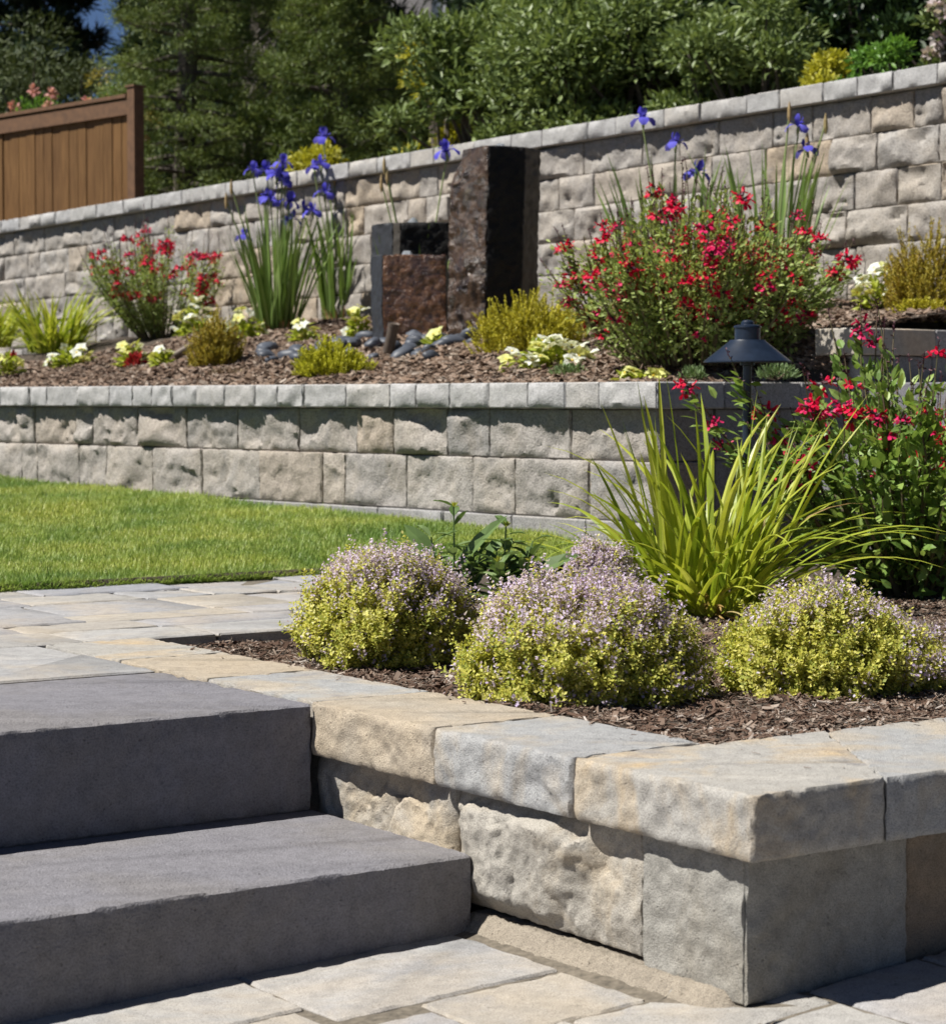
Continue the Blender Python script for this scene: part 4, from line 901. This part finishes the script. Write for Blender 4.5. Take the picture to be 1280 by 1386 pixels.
b = bed(448, 508); heather(b, "low lime-yellow heather in front of the river rocks at the front edge of the bed", 82, wpx(54, b[1]), wpx(44, b[1]), M_heath3, 420, .45)
b = bed(722, 478); heather(b, "large golden heather at the foot of the tallest fountain column", 83, wpx(74, b[1]), wpx(78, b[1]), M_heath, 720, .55, .3)
b = bed(1256, 421); heather(b, "upright bronze heather under the tall wall at the far right", 84, wpx(62, b[1]), wpx(98, b[1]), M_heath2, 520, .65, .3)
b = bed(1248, 432); heather(b, "low golden heather spreading in front of the upright bronze one at the far right", 85, wpx(36, b[1]), wpx(24, b[1]), M_heath, 240, .4)

# primroses: a rosette of leaves topped by five-petalled flowers
M_prl = leafmat("primrose leaf", [(.24, .31, .03), (.38, .44, .05), (.52, .56, .10)], transl=.3, rough=.5)
M_prl2 = leafmat("pale yellow petal", [(.55, .55, .12), (.66, .66, .22), (.70, .72, .36)], transl=.3, rough=.6)
M_prw = leafmat("white petal", [(.62, .63, .48), (.74, .76, .66), (.82, .84, .80)], transl=.3, rough=.6)
M_eye = plain("yellow flower eye", (.7, .5, .04), .6)
def pflower(seed, mat):
    g = Geo(); r = np.random.default_rng(seed)
    for k in range(5):
        a = k * 1.2566 + r.normal(0, .06); D = ar([math.cos(a), math.sin(a), .18]); leaves(g, ar([[0, 0, 0]]), D[None], .030, .030, 0, N=ar([[0, 0, 1.0]]), tpl=LEAF8, r=r)
    lathe(g, [0, 0, -.002], [(.0045, 0), (.004, .005), (.001, .0065)], 8, 1); o = build("flower", g, [mat, M_eye]); me = o.data; bpy.data.objects.remove(o); return me
PF = {'w': pflower(1, M_prw), 'y': pflower(2, M_prl2)}
def primrose(px, py, wpxl, hpx, nfl, kinds, seed, label, lift=1.0, lmat=None):
    r = np.random.default_rng(seed); c = bed(px, py); Y = c[1]; rx, h = wpx(wpxl / 2, Y), wpx(hpx, Y); root = thing("primrose", c, label, "primrose", "pale primroses in the upper bed")
    g = Geo(); n = int(40 + 1500 * rx); d = rand_dir(n, r); d[:, 2] = np.abs(d[:, 2]); P = c + d * ar([rx, rx * .8, h]) * r.uniform(.3, .95, (n, 1))
    L = r.uniform(.03, .055, n); leaves(g, P - ar([0, 0, .01]), nrm(d * ar([1, 1, .5]) + .3 * r.normal(size=(n, 3))), L, L * .6, N=nrm(ar([0, 0, 1.0]) + .4 * r.normal(size=(n, 3))), tpl=LEAF8, r=r); build("leaves", g, lmat or M_prl, root)
    for i in range(nfl):
        d = rand_dir(1, r)[0]; d[2] = abs(d[2]) * .8 + .15; d[1] = -abs(d[1]) * .9 if r.uniform() < .6 else d[1]; d = nrm(d)
        p = c + d * ar([rx, rx * .8, h * 1.05]) + ar([0, 0, .006])
        put(PF[kinds[i % len(kinds)]], root, p, r.uniform(0, 6.28), (r.uniform(.1, .9), r.normal(0, .4)), r.uniform(.95, 1.45))
for a in [(8, 512, 44, 34, 9, 'wyy', 1, "yellow and white primrose at the left edge of the photo"),
          (98, 498, 68, 26, 12, 'wyw', 2, "wide white primrose in the open bark below the left daylily"),
          (178, 494, 40, 30, 5, 'wyy', 3, "yellow-leaved primrose beside the small red begonia"),
          (222, 497, 30, 24, 6, 'wy', 4, "smallest white primrose left of the bronze spotlight that lies low"),
          (264, 458, 58, 50, 20, 'wwy', 5, "tall white primrose between the small red salvia and the bronze-tinged heather"),
          (330, 462, 56, 40, 16, 'wwy', 6, "white primrose at the left foot of the front iris clump"),
          (411, 466, 36, 34, 8, 'wyy', 7, "round yellow-green primrose at the right foot of the front iris clump"),
          (485, 458, 34, 40, 8, 'yyw', 8, "yellow-green primrose at the left of the shortest fountain column"),
          (594, 470, 38, 18, 7, 'yy', 9, "flat lime primrose on the rocks in front of the tallest fountain column"),
          (745, 500, 130, 36, 34, 'wwyw', 10, "wide white and yellow primrose patch in front of the golden heather"),
          (1187, 416, 60, 52, 16, 'wyw', 11, "pale primrose beside the bronze heather at the far right, above the stone tier"),
          (865, 514, 58, 9, 8, 'yy', 12, "flat yellow primrose mat on the bed's front edge under the broad red salvia")]: primrose(*a)
M_beg = leafmat("dark red begonia", [(.20, .01, .012), (.32, .02, .02), (.42, .04, .03)], transl=.2, rough=.5)
M_sed = leafmat("silvery sedum", [(.10, .16, .05), (.16, .24, .09), (.26, .34, .17)], transl=.2, rough=.6)
M_brn = leafmat("brown sedum", [(.16, .10, .07), (.24, .17, .11), (.34, .28, .18)], transl=.1, rough=.8)
def clump(name, cat, px, py, wpxl, hpx, mat, seed, label, n=260, L=.02, wd=.35):
    r = np.random.default_rng(seed); c = bed(px, py); rx, h = wpx(wpxl / 2, c[1]), wpx(hpx, c[1]); root = thing(name, c, label, cat)
    g = Geo(); d = rand_dir(n, r); d[:, 2] = np.abs(d[:, 2]); P = c + d * ar([rx, rx * .8, h]) * r.uniform(.5, 1.0, (n, 1)); D = nrm(d + ar([0, 0, .7]) + .4 * r.normal(size=(n, 3)))
    ll = L * r.uniform(.7, 1.3, n); leaves(g, P - D * (ll * .5)[:, None], D, ll, ll * wd, tpl=LEAF8, r=r); build("leaves", g, mat, root)
    g = Geo()
    for j in range(14): tube(g, [c + ar([0, 0, -.01]), c + d[j] * ar([rx, rx * .8, h]) * .8], .003, .0015, 3)
    build("stems", g, M_twig, root)
clump("begonia", "begonia", 183, 497, 34, 22, M_beg, 1, "small dark red begonia in front of the yellow-leaved primrose", 90, .035, .6)
clump("begonia", "begonia", 14, 492, 24, 18, M_beg, 2, "rust-red begonia at the left edge of the photo, behind the edge primrose", 60, .035, .6)
clump("sedum", "sedum", 770, 512, 60, 22, M_sed, 3, "silvery green sedum below the wide white and yellow primrose patch", 420, .022, .3)
clump("sedum", "sedum", 937, 512, 42, 18, M_sed, 4, "silvery sedum on the front edge, left of the path lamp's post", 300, .02, .3)
clump("sedum", "sedum", 1052, 510, 64, 20, M_sed, 5, "pale feathery sedum on the front edge, right of the path lamp's post", 300, .024, .25)
clump("sedum", "sedum", 310, 508, 60, 12, M_brn, 6, "brown flat sedum at the foot of the bronze-tinged heather", 240, .02, .5)
clump("sedum", "sedum", 583, 485, 44, 12, M_brn, 7, "flat brown-green sedum in the bark below the shortest fountain column", 200, .02, .4)
clump("sedum", "sedum", 1074, 462, 16, 9, M_brn, 8, "rusty tuft behind the path lamp, left of the stone tier", 80, .02, .5)
clump("sedum", "sedum", 868, 490, 46, 24, M_brn, 9, "faded tan flower heads at the left foot of the broad red salvia", 120, .022, .7)

# ------------------------------------------------------------------ behind the tall wall: fence, hedge, trees, house
def hillz(x, y):
    P = ar([x, y, 0.0]); t = P @ TX; s = P @ NX - S0
    return wall_top(np.clip(t, 2, 18)) - .16 + .07 * np.clip(s - 3.1, 0, 22)
M_fence, nt, out = newmat("stained cedar board"); geo = nd(nt, 'NewGeometry')
mp = nd(nt, 'Mapping', {'Vector': geo.outputs['Position'], 'Scale': (14, 14, 1.2)}); n1 = noise(nt, 3.0, mp.outputs[0], 6, .6, .4)
c = mixc(nt, 1.0, ramp(nt, geo.outputs['Random Per Island'], [(0, (.118, .062, .024)), (.5, (.16, .085, .031)), (1, (.135, .072, .027))]), ramp(nt, n1, [(.3, (.6, .55, .5)), (.65, (1.1, 1.1, 1.1))]), 'MULTIPLY')
p = nd(nt, 'BsdfPrincipled', {'Base Color': c, 'Roughness': .7, 'Specular IOR Level': .2}); nt.links.new(p.outputs[0], out.inputs[0])
M_fpost = plain("brown fence post", (.115, .057, .025), .7, nz=.25, nscale=20.0)
Yp = 17.0; A0 = atY(183, 118, Yp); d0 = atY(0, 150, 18.3) - A0; d0[2] = 0; d0 = nrm(d0); nf = ar([-d0[1], d0[0], 0]); nf = nf if nf[1] < 0 else -nf
ztopf = A0[2]; root = thing("wooden_fence", ar([A0[0], A0[1], 1.75]), "brown stained cedar board fence with a capped end post, above the tall wall at left", "fence")
def box(g, c, ax, hw, m=0):
    a, b, c3 = [ar(v) for v in ax]; V = [c + a * hw[0] * i + b * hw[1] * j + c3 * hw[2] * k for i in (-1, 1) for j in (-1, 1) for k in (-1, 1)]
    f = ar([[0, 1, 3, 2], [4, 6, 7, 5], [0, 4, 5, 1], [2, 3, 7, 6], [0, 2, 6, 4], [1, 5, 7, 3]])
    if np.dot(np.cross(a, b), c3) < 0: f = f[:, ::-1]
    g.add(V, f, m)
Z = ar([0, 0, 1.0]); g = Geo()
box(g, ar([A0[0], A0[1], (ztopf + 1.6) / 2]), (d0, nf, Z), (.045, .045, (ztopf - 1.6) / 2)); box(g, ar([A0[0], A0[1], ztopf + .008]), (d0, nf, Z), (.055, .055, .0075)); build("post", g, M_fpost, root)
rr = np.random.default_rng(4); g = Geo(); u = .05
while u < 4.5:
    w = .112; box(g, A0 * ar([1, 1, 0]) + d0 * (u + w / 2) + nf * rr.normal(0, .003) + ar([0, 0, (ztopf - .16 + 1.6) / 2]), (d0, nf, Z), (w / 2 - .002, .011, (ztopf - .16 - 1.6) / 2)); u += w + .003
build("board_panel", g, M_fence, root)
g = Geo(); mid = A0 * ar([1, 1, 0]) + d0 * 2.28 + ar([0, 0, ztopf - .145]); box(g, mid + nf * .02, (d0, nf, Z), (2.23, .022, .055)); box(g, mid + ar([0, 0, .085]) + nf * .005, (d0, nf, Z), (2.23, .05, .014)); build("top_rail", g, M_fpost, root)

M_bark = plain("grey bark", (.10, .08, .065), .9, nz=.4, nscale=20.0, bump=.6)
M_pine = leafmat("pine needles", [(0.045, 0.075, 0.02), (0.10, 0.145, 0.036), (0.18, 0.23, 0.055), (0.27, 0.31, 0.08)], transl=.2, rough=.55, nscale=1.6)
M_dpine = leafmat("dark fir needles", [(0.015, 0.033, 0.015), (0.03, 0.057, 0.024), (0.045, 0.078, 0.033)], transl=.12, rough=.6, nscale=1.2)
M_olive = leafmat("juniper scale leaves", [(.04, .062, .022), (.075, .10, .032), (.115, .14, .045)], transl=.15, rough=.6, nscale=1.5)
M_yel = leafmat("golden leaf", [(0.26, 0.26, 0.026), (0.416, 0.403, 0.039), (0.546, 0.494, 0.052)], transl=.35, rough=.5, nscale=3.0)
M_yol = leafmat("bronze-yellow foliage", [(0.21, 0.195, 0.045), (0.33, 0.285, 0.06), (0.42, 0.345, 0.075)], transl=.25, rough=.6, nscale=3.0)
M_rho = leafmat("glossy hedge leaf", [(0.075, 0.115, 0.035), (0.135, 0.185, 0.055), (0.2, 0.265, 0.085), (0.3, 0.36, 0.14)], transl=.25, rough=.45, spec=.4, nscale=1.8)
M_lau = leafmat("shade-darkened laurel leaf", [(0.013, 0.029, 0.01), (0.029, 0.055, 0.016), (0.052, 0.091, 0.026)], transl=.12, rough=.4, spec=.4, nscale=1.5)  # shade from the trees is put into these dark leaf colours
M_lit = leafmat("bright green leaf", [(0.08, 0.176, 0.032), (0.144, 0.288, 0.048), (0.224, 0.4, 0.08)], transl=.35, rough=.4, nscale=3.0)
M_pink = leafmat("pale pink bloom", [(.45, .32, .36), (.55, .46, .46), (.62, .58, .54)], transl=.3, rough=.6)
M_rose = leafmat("coral rose petal", [(.64, .24, .19), (.70, .36, .34), (.76, .50, .50)], transl=.3, rough=.6)
M_dead = plain("dead grey twig", (.24, .21, .19), .9, nz=.3)
def needle_tree(name, x, y, h, rad, seed, label, mat, group, nbr=46, ntuft=30, tuft=.058, low=.05, top=1.0, sparse=0.0, cat="conifer"):
    r = np.random.default_rng(seed); z0 = hillz(x, y) - .1; c = ar([x, y, z0]); root = thing(name, c, label, cat, group)
    gt, gl = Geo(), Geo(); u = np.linspace(0, 1, 7); tube(gt, c + np.stack([.06 * np.sin(u * 4 + seed), .05 * np.cos(u * 3), u * h], -1), .05 * h / 3 + .04, .015, 8)
    Ps, Ds = [], []
    for i in range(nbr):
        f = low + (top - low) * ((i + r.uniform()) / nbr); az = i * 2.4 + r.uniform(-.4, .4)
        R = rad * (1 - f) ** .6 * r.uniform(.7, 1.15) * (1.0 if f > .1 else .8); b = c + ar([0, 0, f * h * .97]); k = 5; v = np.linspace(0, 1, k)
        droop = r.uniform(-.1, .25)
        e = ar([math.cos(az), math.sin(az), 0]) * R; pts = b + e * v[:, None] + ar([0, 0, 1]) * (droop * R * v - .22 * R * v ** 2 + .16 * R * v ** 4)[:, None]
        tube(gt, pts, .018 + .012 * R, .004, 4)
        m = int(ntuft * (R / rad + .3)); vv = r.uniform(.25, 1, m) ** .7; P = np.stack([np.interp(vv, v, pts[:, j]) for j in range(3)], -1)
        sd = ar([-math.sin(az), math.cos(az), 0]); P = P + sd * r.normal(0, .11 * R + .03, (m, 1)) + ar([0, 0, 1]) * r.normal(.02, .035 + .02 * R, (m, 1))
        Ps.append(P); Ds.append(nrm(e / (R + 1e-6) + ar([0, 0, .45]) + .5 * r.normal(size=(m, 3))))
    P, D = np.concatenate(Ps), np.concatenate(Ds); n = len(P)
    if sparse: kk = r.uniform(size=n) > sparse; P, D = P[kk], D[kk]; n = len(P)
    for q in range(18):
        Dq = nrm(D + .75 * r.normal(size=(n, 3))); leaves(gl, P - D * .02 + .03 * r.normal(size=(n, 3)), Dq, tuft * r.uniform(.6, 1.2, n), tuft * .13, r=r)
    build("trunk", gt, M_bark, root); build("crown", gl, mat, root)
    return root
def leafy(name, cat, c, rx, ry, h, seed, label, mat, group=None, n=9000, L=.06, wd=.45, nb=26, blooms=None, hang=.0, floor=-.1):
    r = np.random.default_rng(seed); root = thing(name, c, label, cat, group); gt, gl, gf = Geo(), Geo(), Geo(); c = ar(c, float)
    d = rand_dir(nb, r); d[:, 2] = np.abs(d[:, 2]) * 1.1 - .1; d = nrm(d); cen = c + d * ar([rx, ry, h]) * r.uniform(.45, .9, (nb, 1)) + ar([0, 0, .12 * h])
    rb = r.uniform(.16, .34, nb) * (rx * ry * h) ** (1 / 3)
    for i in range(nb):
        b = c + ar([*(r.normal(0, .12, 2) * rx), 0]); tube(gt, [b, (b + cen[i]) / 2 + r.normal(0, .05, 3) * rx, cen[i]], .028 * h ** .5, .006, 5)
    w = rb ** 2 / (rb ** 2).sum(); i = r.choice(nb, n, p=w); dd = rand_dir(n, r); dd[:, 2] = np.where(dd[:, 2] < -.3, -dd[:, 2], dd[:, 2])
    P = cen[i] + dd * (rb[i] * r.uniform(.45, 1.12, n))[:, None] * ar([1, 1, .85]); P[:, 2] = np.maximum(P[:, 2], c[2] + .01)
    ll = L * r.uniform(.6, 1.25, n); leaves(gl, P, nrm(dd + ar([0, 0, -hang]) + .6 * r.normal(size=(n, 3))), ll, ll * wd, N=nrm(dd * .5 + ar([0, 0, .8]) + .5 * r.normal(size=(n, 3))), tpl=LEAF8, r=r)
    build("trunk", gt, M_bark, root); build("crown", gl, mat, root)
    if blooms:
        bm, nbl, s = blooms; od = np.argsort(-cen[:, 2]); kk = od[r.integers(0, max(4, nb // 2), nbl)]; dd = rand_dir(nbl, r); dd[:, 1] = -np.abs(dd[:, 1]); dd[:, 2] = np.abs(dd[:, 2]); P0 = cen[kk] + dd * (rb[kk] * 1.08)[:, None]
        for p in P0:
            g = Geo(); m = 22; q = rand_dir(m, r); leaves(g, p + q * s * .35, nrm(q + .4 * r.normal(size=(m, 3))), s * .8, s * .7, tpl=LEAF8, r=r); build("bloom", g, bm, root)
    return root
def gp(px, Y, py=None):
    x = sx(px, Y); return ar([x, Y, hillz(x, Y) - .04])
def hpx(c, py): return atY(640, py, c[1])[2] - c[2]
# big hedge shrubs above the wall
c = gp(700, 14.2); leafy("hedge_shrub", "shrub", c, 1.0, .8, hpx(c, 12), 301, "big glossy green shrub above the tallest fountain column, its left end of the hedge", M_rho, "green shrubs forming the hedge", 22000, .065, .42, 44)
c = gp(870, 13.4); leafy("hedge_shrub", "shrub", c, 1.05, .8, hpx(c, -60), 302, "tallest glossy green shrub in the middle of the hedge over the tall wall", M_rho, "green shrubs forming the hedge", 26000, .06, .42, 50)
c = gp(1010, 12.6); leafy("hedge_shrub", "shrub", c, .62, .6, hpx(c, 10), 303, "dull green rounded shrub at the right end of the hedge, beside the small golden bush", M_rho, "green shrubs forming the hedge", 15000, .055, .42, 34)
c = gp(588, 15.0); leafy("golden_shrub", "shrub", c, .36, .4, hpx(c, 62), 304, "yellow-green shrub tucked against the left end of the hedge", M_yel, None, 3600, .055, .45, 14)
c = gp(432, 16.0); leafy("golden_shrub", "shrub", c, .40, .3, hpx(c, 192), 305, "low lime-yellow shrub peeking over the wall behind the blue irises", M_yel, None, 3000, .05, .45, 12)
c = gp(1112, 11.6); leafy("golden_maple", "small tree", c, .17, .2, hpx(c, 20), 306, "small golden-leaved bush peeking over the tall wall right of the hedge", M_yel, None, 1500, .045, .5, 10)
c = gp(1200, 11.3); leafy("leafy_shrub", "shrub", c, .26, .25, hpx(c, 40), 307, "bright green low shrub over the tall wall, right of the golden bush", M_lit, None, 2400, .05, .42, 14)
c = gp(1278, 11.2); leafy("flowering_shrub", "shrub", c, .20, .25, hpx(c, -25), 308, "shrub with pale pink blossom heads at the top right corner of the photo", M_rho, None, 2200, .055, .42, 14, (M_pink, 16, .05))
for i, (px, Y, rx, top, lb) in enumerate([(1110, 14.6, .75, -160, "laurel coloured dark for shade behind the small golden bush, nearest the hedge"), (1215, 14.0, .7, -170, "laurel coloured dark for shade behind the bright green low shrub"), (1320, 13.6, .7, -120, "laurel coloured dark for shade behind the pale pink flowering shrub")]):
    c = gp(px, Y); leafy("shade_dark_laurel", "shrub", c, rx, .7, hpx(c, top), 310 + i, lb, M_lau, "laurels coloured dark for shade at the top right", 12000, .085, .42, 34)
# rose bush behind the fence
c = gp(108, 19.0); c2 = leafy("rose_bush", "rose bush", c, .62, .3, hpx(c, 62), 320, "rose bush with coral and pink blooms rising above the cedar fence", M_lit, None, 4200, .045, .5, 22, (M_rose, 22, .06))
c = gp(155, 19.8); leafy("bronze_shrub", "shrub", c, .36, .4, hpx(c, 58), 321, "bronze-yellow shrub behind the roses and the fence post", M_yol, None, 5000, .05, .4, 20)
c = gp(60, 20.5); leafy("juniper", "conifer", c, 1.0, .8, hpx(c, 36), 322, "broad olive-green juniper behind the rose bush and cedar fence", M_olive, None, 16000, .07, .22, 44)
c = gp(-60, 20.0); leafy("juniper", "conifer", c, .8, .8, hpx(c, 48), 323, "olive-green juniper cut off by the left edge of the photo", M_olive, None, 11000, .07, .22, 34)
# pines in the middle and dark firs behind
GP, GF = "green pines behind the tall wall", "dark firs far behind"
def nt_(px, Y, h, rad, seed, label, mat, grp, **k): return needle_tree("pine_tree" if mat is M_pine else "fir_tree", sx(px, Y), Y, h, rad, seed, label, mat, grp, **k)
nt_(262, 18.6, 4.6, 1.0, 331, "bushy green pine just right of the fence post, its boughs reaching the photo's top", M_pine, GP, nbr=110, ntuft=52)
nt_(348, 20.5, 5.2, .9, 332, "tall pine with bare grey twigs, second to the right of the fence post", M_pine, GP, nbr=90, ntuft=44, sparse=.15)
nt_(452, 18.2, 2.9, .85, 333, "shorter green pine behind the left blue irises", M_pine, GP, nbr=100, ntuft=52)
nt_(540, 19.6, 1.9, .7, 334, "shaded pine left of the hedge and below the orange brick wall", M_pine, GP, nbr=80, ntuft=46)
for i, (px, Y, h, rad, lb) in enumerate([(-40, 30, 9, 1.9, "dark fir filling the top left corner"), (50, 31, 10, 1.15, "dark fir left of the patch of blue sky"), (280, 29, 9.5, 1.0, "dark fir right of the patch of blue sky"), (215, 31, 8.5, .55, "slim dark fir in the patch of blue sky"), (330, 26, 8.5, 1.6, "dark fir behind the pine with bare twigs"),
      (425, 25, 8.5, 1.6, "dark fir behind the shorter green pine"), (465, 27, 9, 1.1, "dark fir left of the far house"), (705, 33, 9.5, 1.9, "dark fir right of the far house, behind the hedge"), (800, 28, 9, 1.8, "dark fir behind the middle of the hedge"), (930, 26, 9, 1.9, "dark fir behind the tallest hedge shrub's right"), (1050, 24, 8.5, 1.8, "dark fir behind the small golden bush and laurel"), (1160, 22, 8, 1.8, "dark fir behind the bright green shrub's laurel"), (1270, 21, 8, 1.8, "dark fir at the top right corner")]):
    nt_(px, Y, h, rad, 340 + i, lb, M_dpine, GF, nbr=84, ntuft=30, tuft=.24, low=.01, top=.97)
g = Geo(); r = np.random.default_rng(8); cc = atY(343, 90, 19.4); root = thing("dead_branch", cc, "tangle of bare grey twigs hanging in the tall pine", "branch")
for i in range(60):
    a = cc + r.normal(0, .10, 3) + ar([.1, 0, .12]); e = a + ar([r.normal(-.08, .1), r.normal(0, .1), -r.uniform(.1, .36)]); tube(g, [a, (a + e) / 2 + r.normal(0, .03, 3), e], .006, .002, 3)
build("twigs", g, M_dead, root)
# the far house
M_brick = plain("orange brick", (.42, .19, .09), .85, nz=.25, nscale=9.0); M_siding = plain("blue-grey siding", (.12, .15, .19), .7, nz=.15, nscale=4.0)
M_white = plain("white trim", (.72, .74, .76), .6, nz=.05); M_glass = plain("dark window glass", (.03, .04, .05), .1, 0, .6); M_roof = plain("roof shingle", (.07, .065, .065), .9, nz=.3)
Yh = 36.0; hc = ar([sx(600, Yh) + .6, Yh + 2.6, hillz(sx(600, Yh), Yh)]); root = thing("far_house", hc, "far house with an orange brick wing, grey-blue wall and white trim behind the trees", "house")
def hx(px): return sx(px, Yh)
def hz(py): return atY(640, py, Yh)[2]
zb = hillz(hx(600), Yh) - .5; g = Geo(); box(g, ar([(hx(585) + hx(720)) / 2, Yh + 2.5, (zb + hz(-70)) / 2]), ([1, 0, 0], [0, 1, 0], Z), ((hx(720) - hx(585)) / 2, 2.5, (hz(-70) - zb) / 2)); build("wall", g, M_siding, root)
g = Geo(); box(g, ar([(hx(500) + hx(583)) / 2, Yh + 2.2, (zb + hz(36)) / 2]), ([1, 0, 0], [0, 1, 0], Z), ((hx(583) - hx(500)) / 2, 2.2, (hz(36) - zb) / 2)); build("brick_wing", g, M_brick, root)
for px in (600, 661):
    g = Geo(); box(g, ar([hx(px), Yh - .03, (zb + hz(-66)) / 2]), ([1, 0, 0], [0, 1, 0], Z), (.045, .028, (hz(-66) - zb) / 2)); build("trim", g, M_white, root)
g = Geo(); box(g, ar([hx(630), Yh - .02, hz(-12)]), ([1, 0, 0], [0, 1, 0], Z), (.24, .018, .4)); build("window", g, M_glass, root)
g = Geo(); xa, xb, ya, yb, ze = hx(580), hx(725), Yh - .25, Yh + 5.2, hz(-70) + .002
g.add([[xa, ya, ze], [xb, ya, ze], [xb, yb, ze], [xa, yb, ze], [xa, (ya + yb) / 2, ze + 1.6], [xb, (ya + yb) / 2, ze + 1.6]], [ar([[0, 1, 5, 4], [2, 3, 4, 5], [3, 2, 1, 0]]), ar([[0, 4, 3], [1, 2, 5]])]); build("roof", g, M_roof, root)
g = Geo(); xa, xb, ya, yb, ze = hx(496), hx(583), Yh - .12, Yh + 4.5, hz(36) + .002
g.add([[xa, ya, ze], [xb, ya, ze], [xb, yb, ze], [xa, yb, ze], [xa, (ya + yb) / 2, ze + 1.1], [xb, (ya + yb) / 2, ze + 1.1]], [ar([[0, 1, 5, 4], [2, 3, 4, 5], [3, 2, 1, 0]]), ar([[0, 4, 3], [1, 2, 5]])]); build("wing_roof", g, M_roof, root)
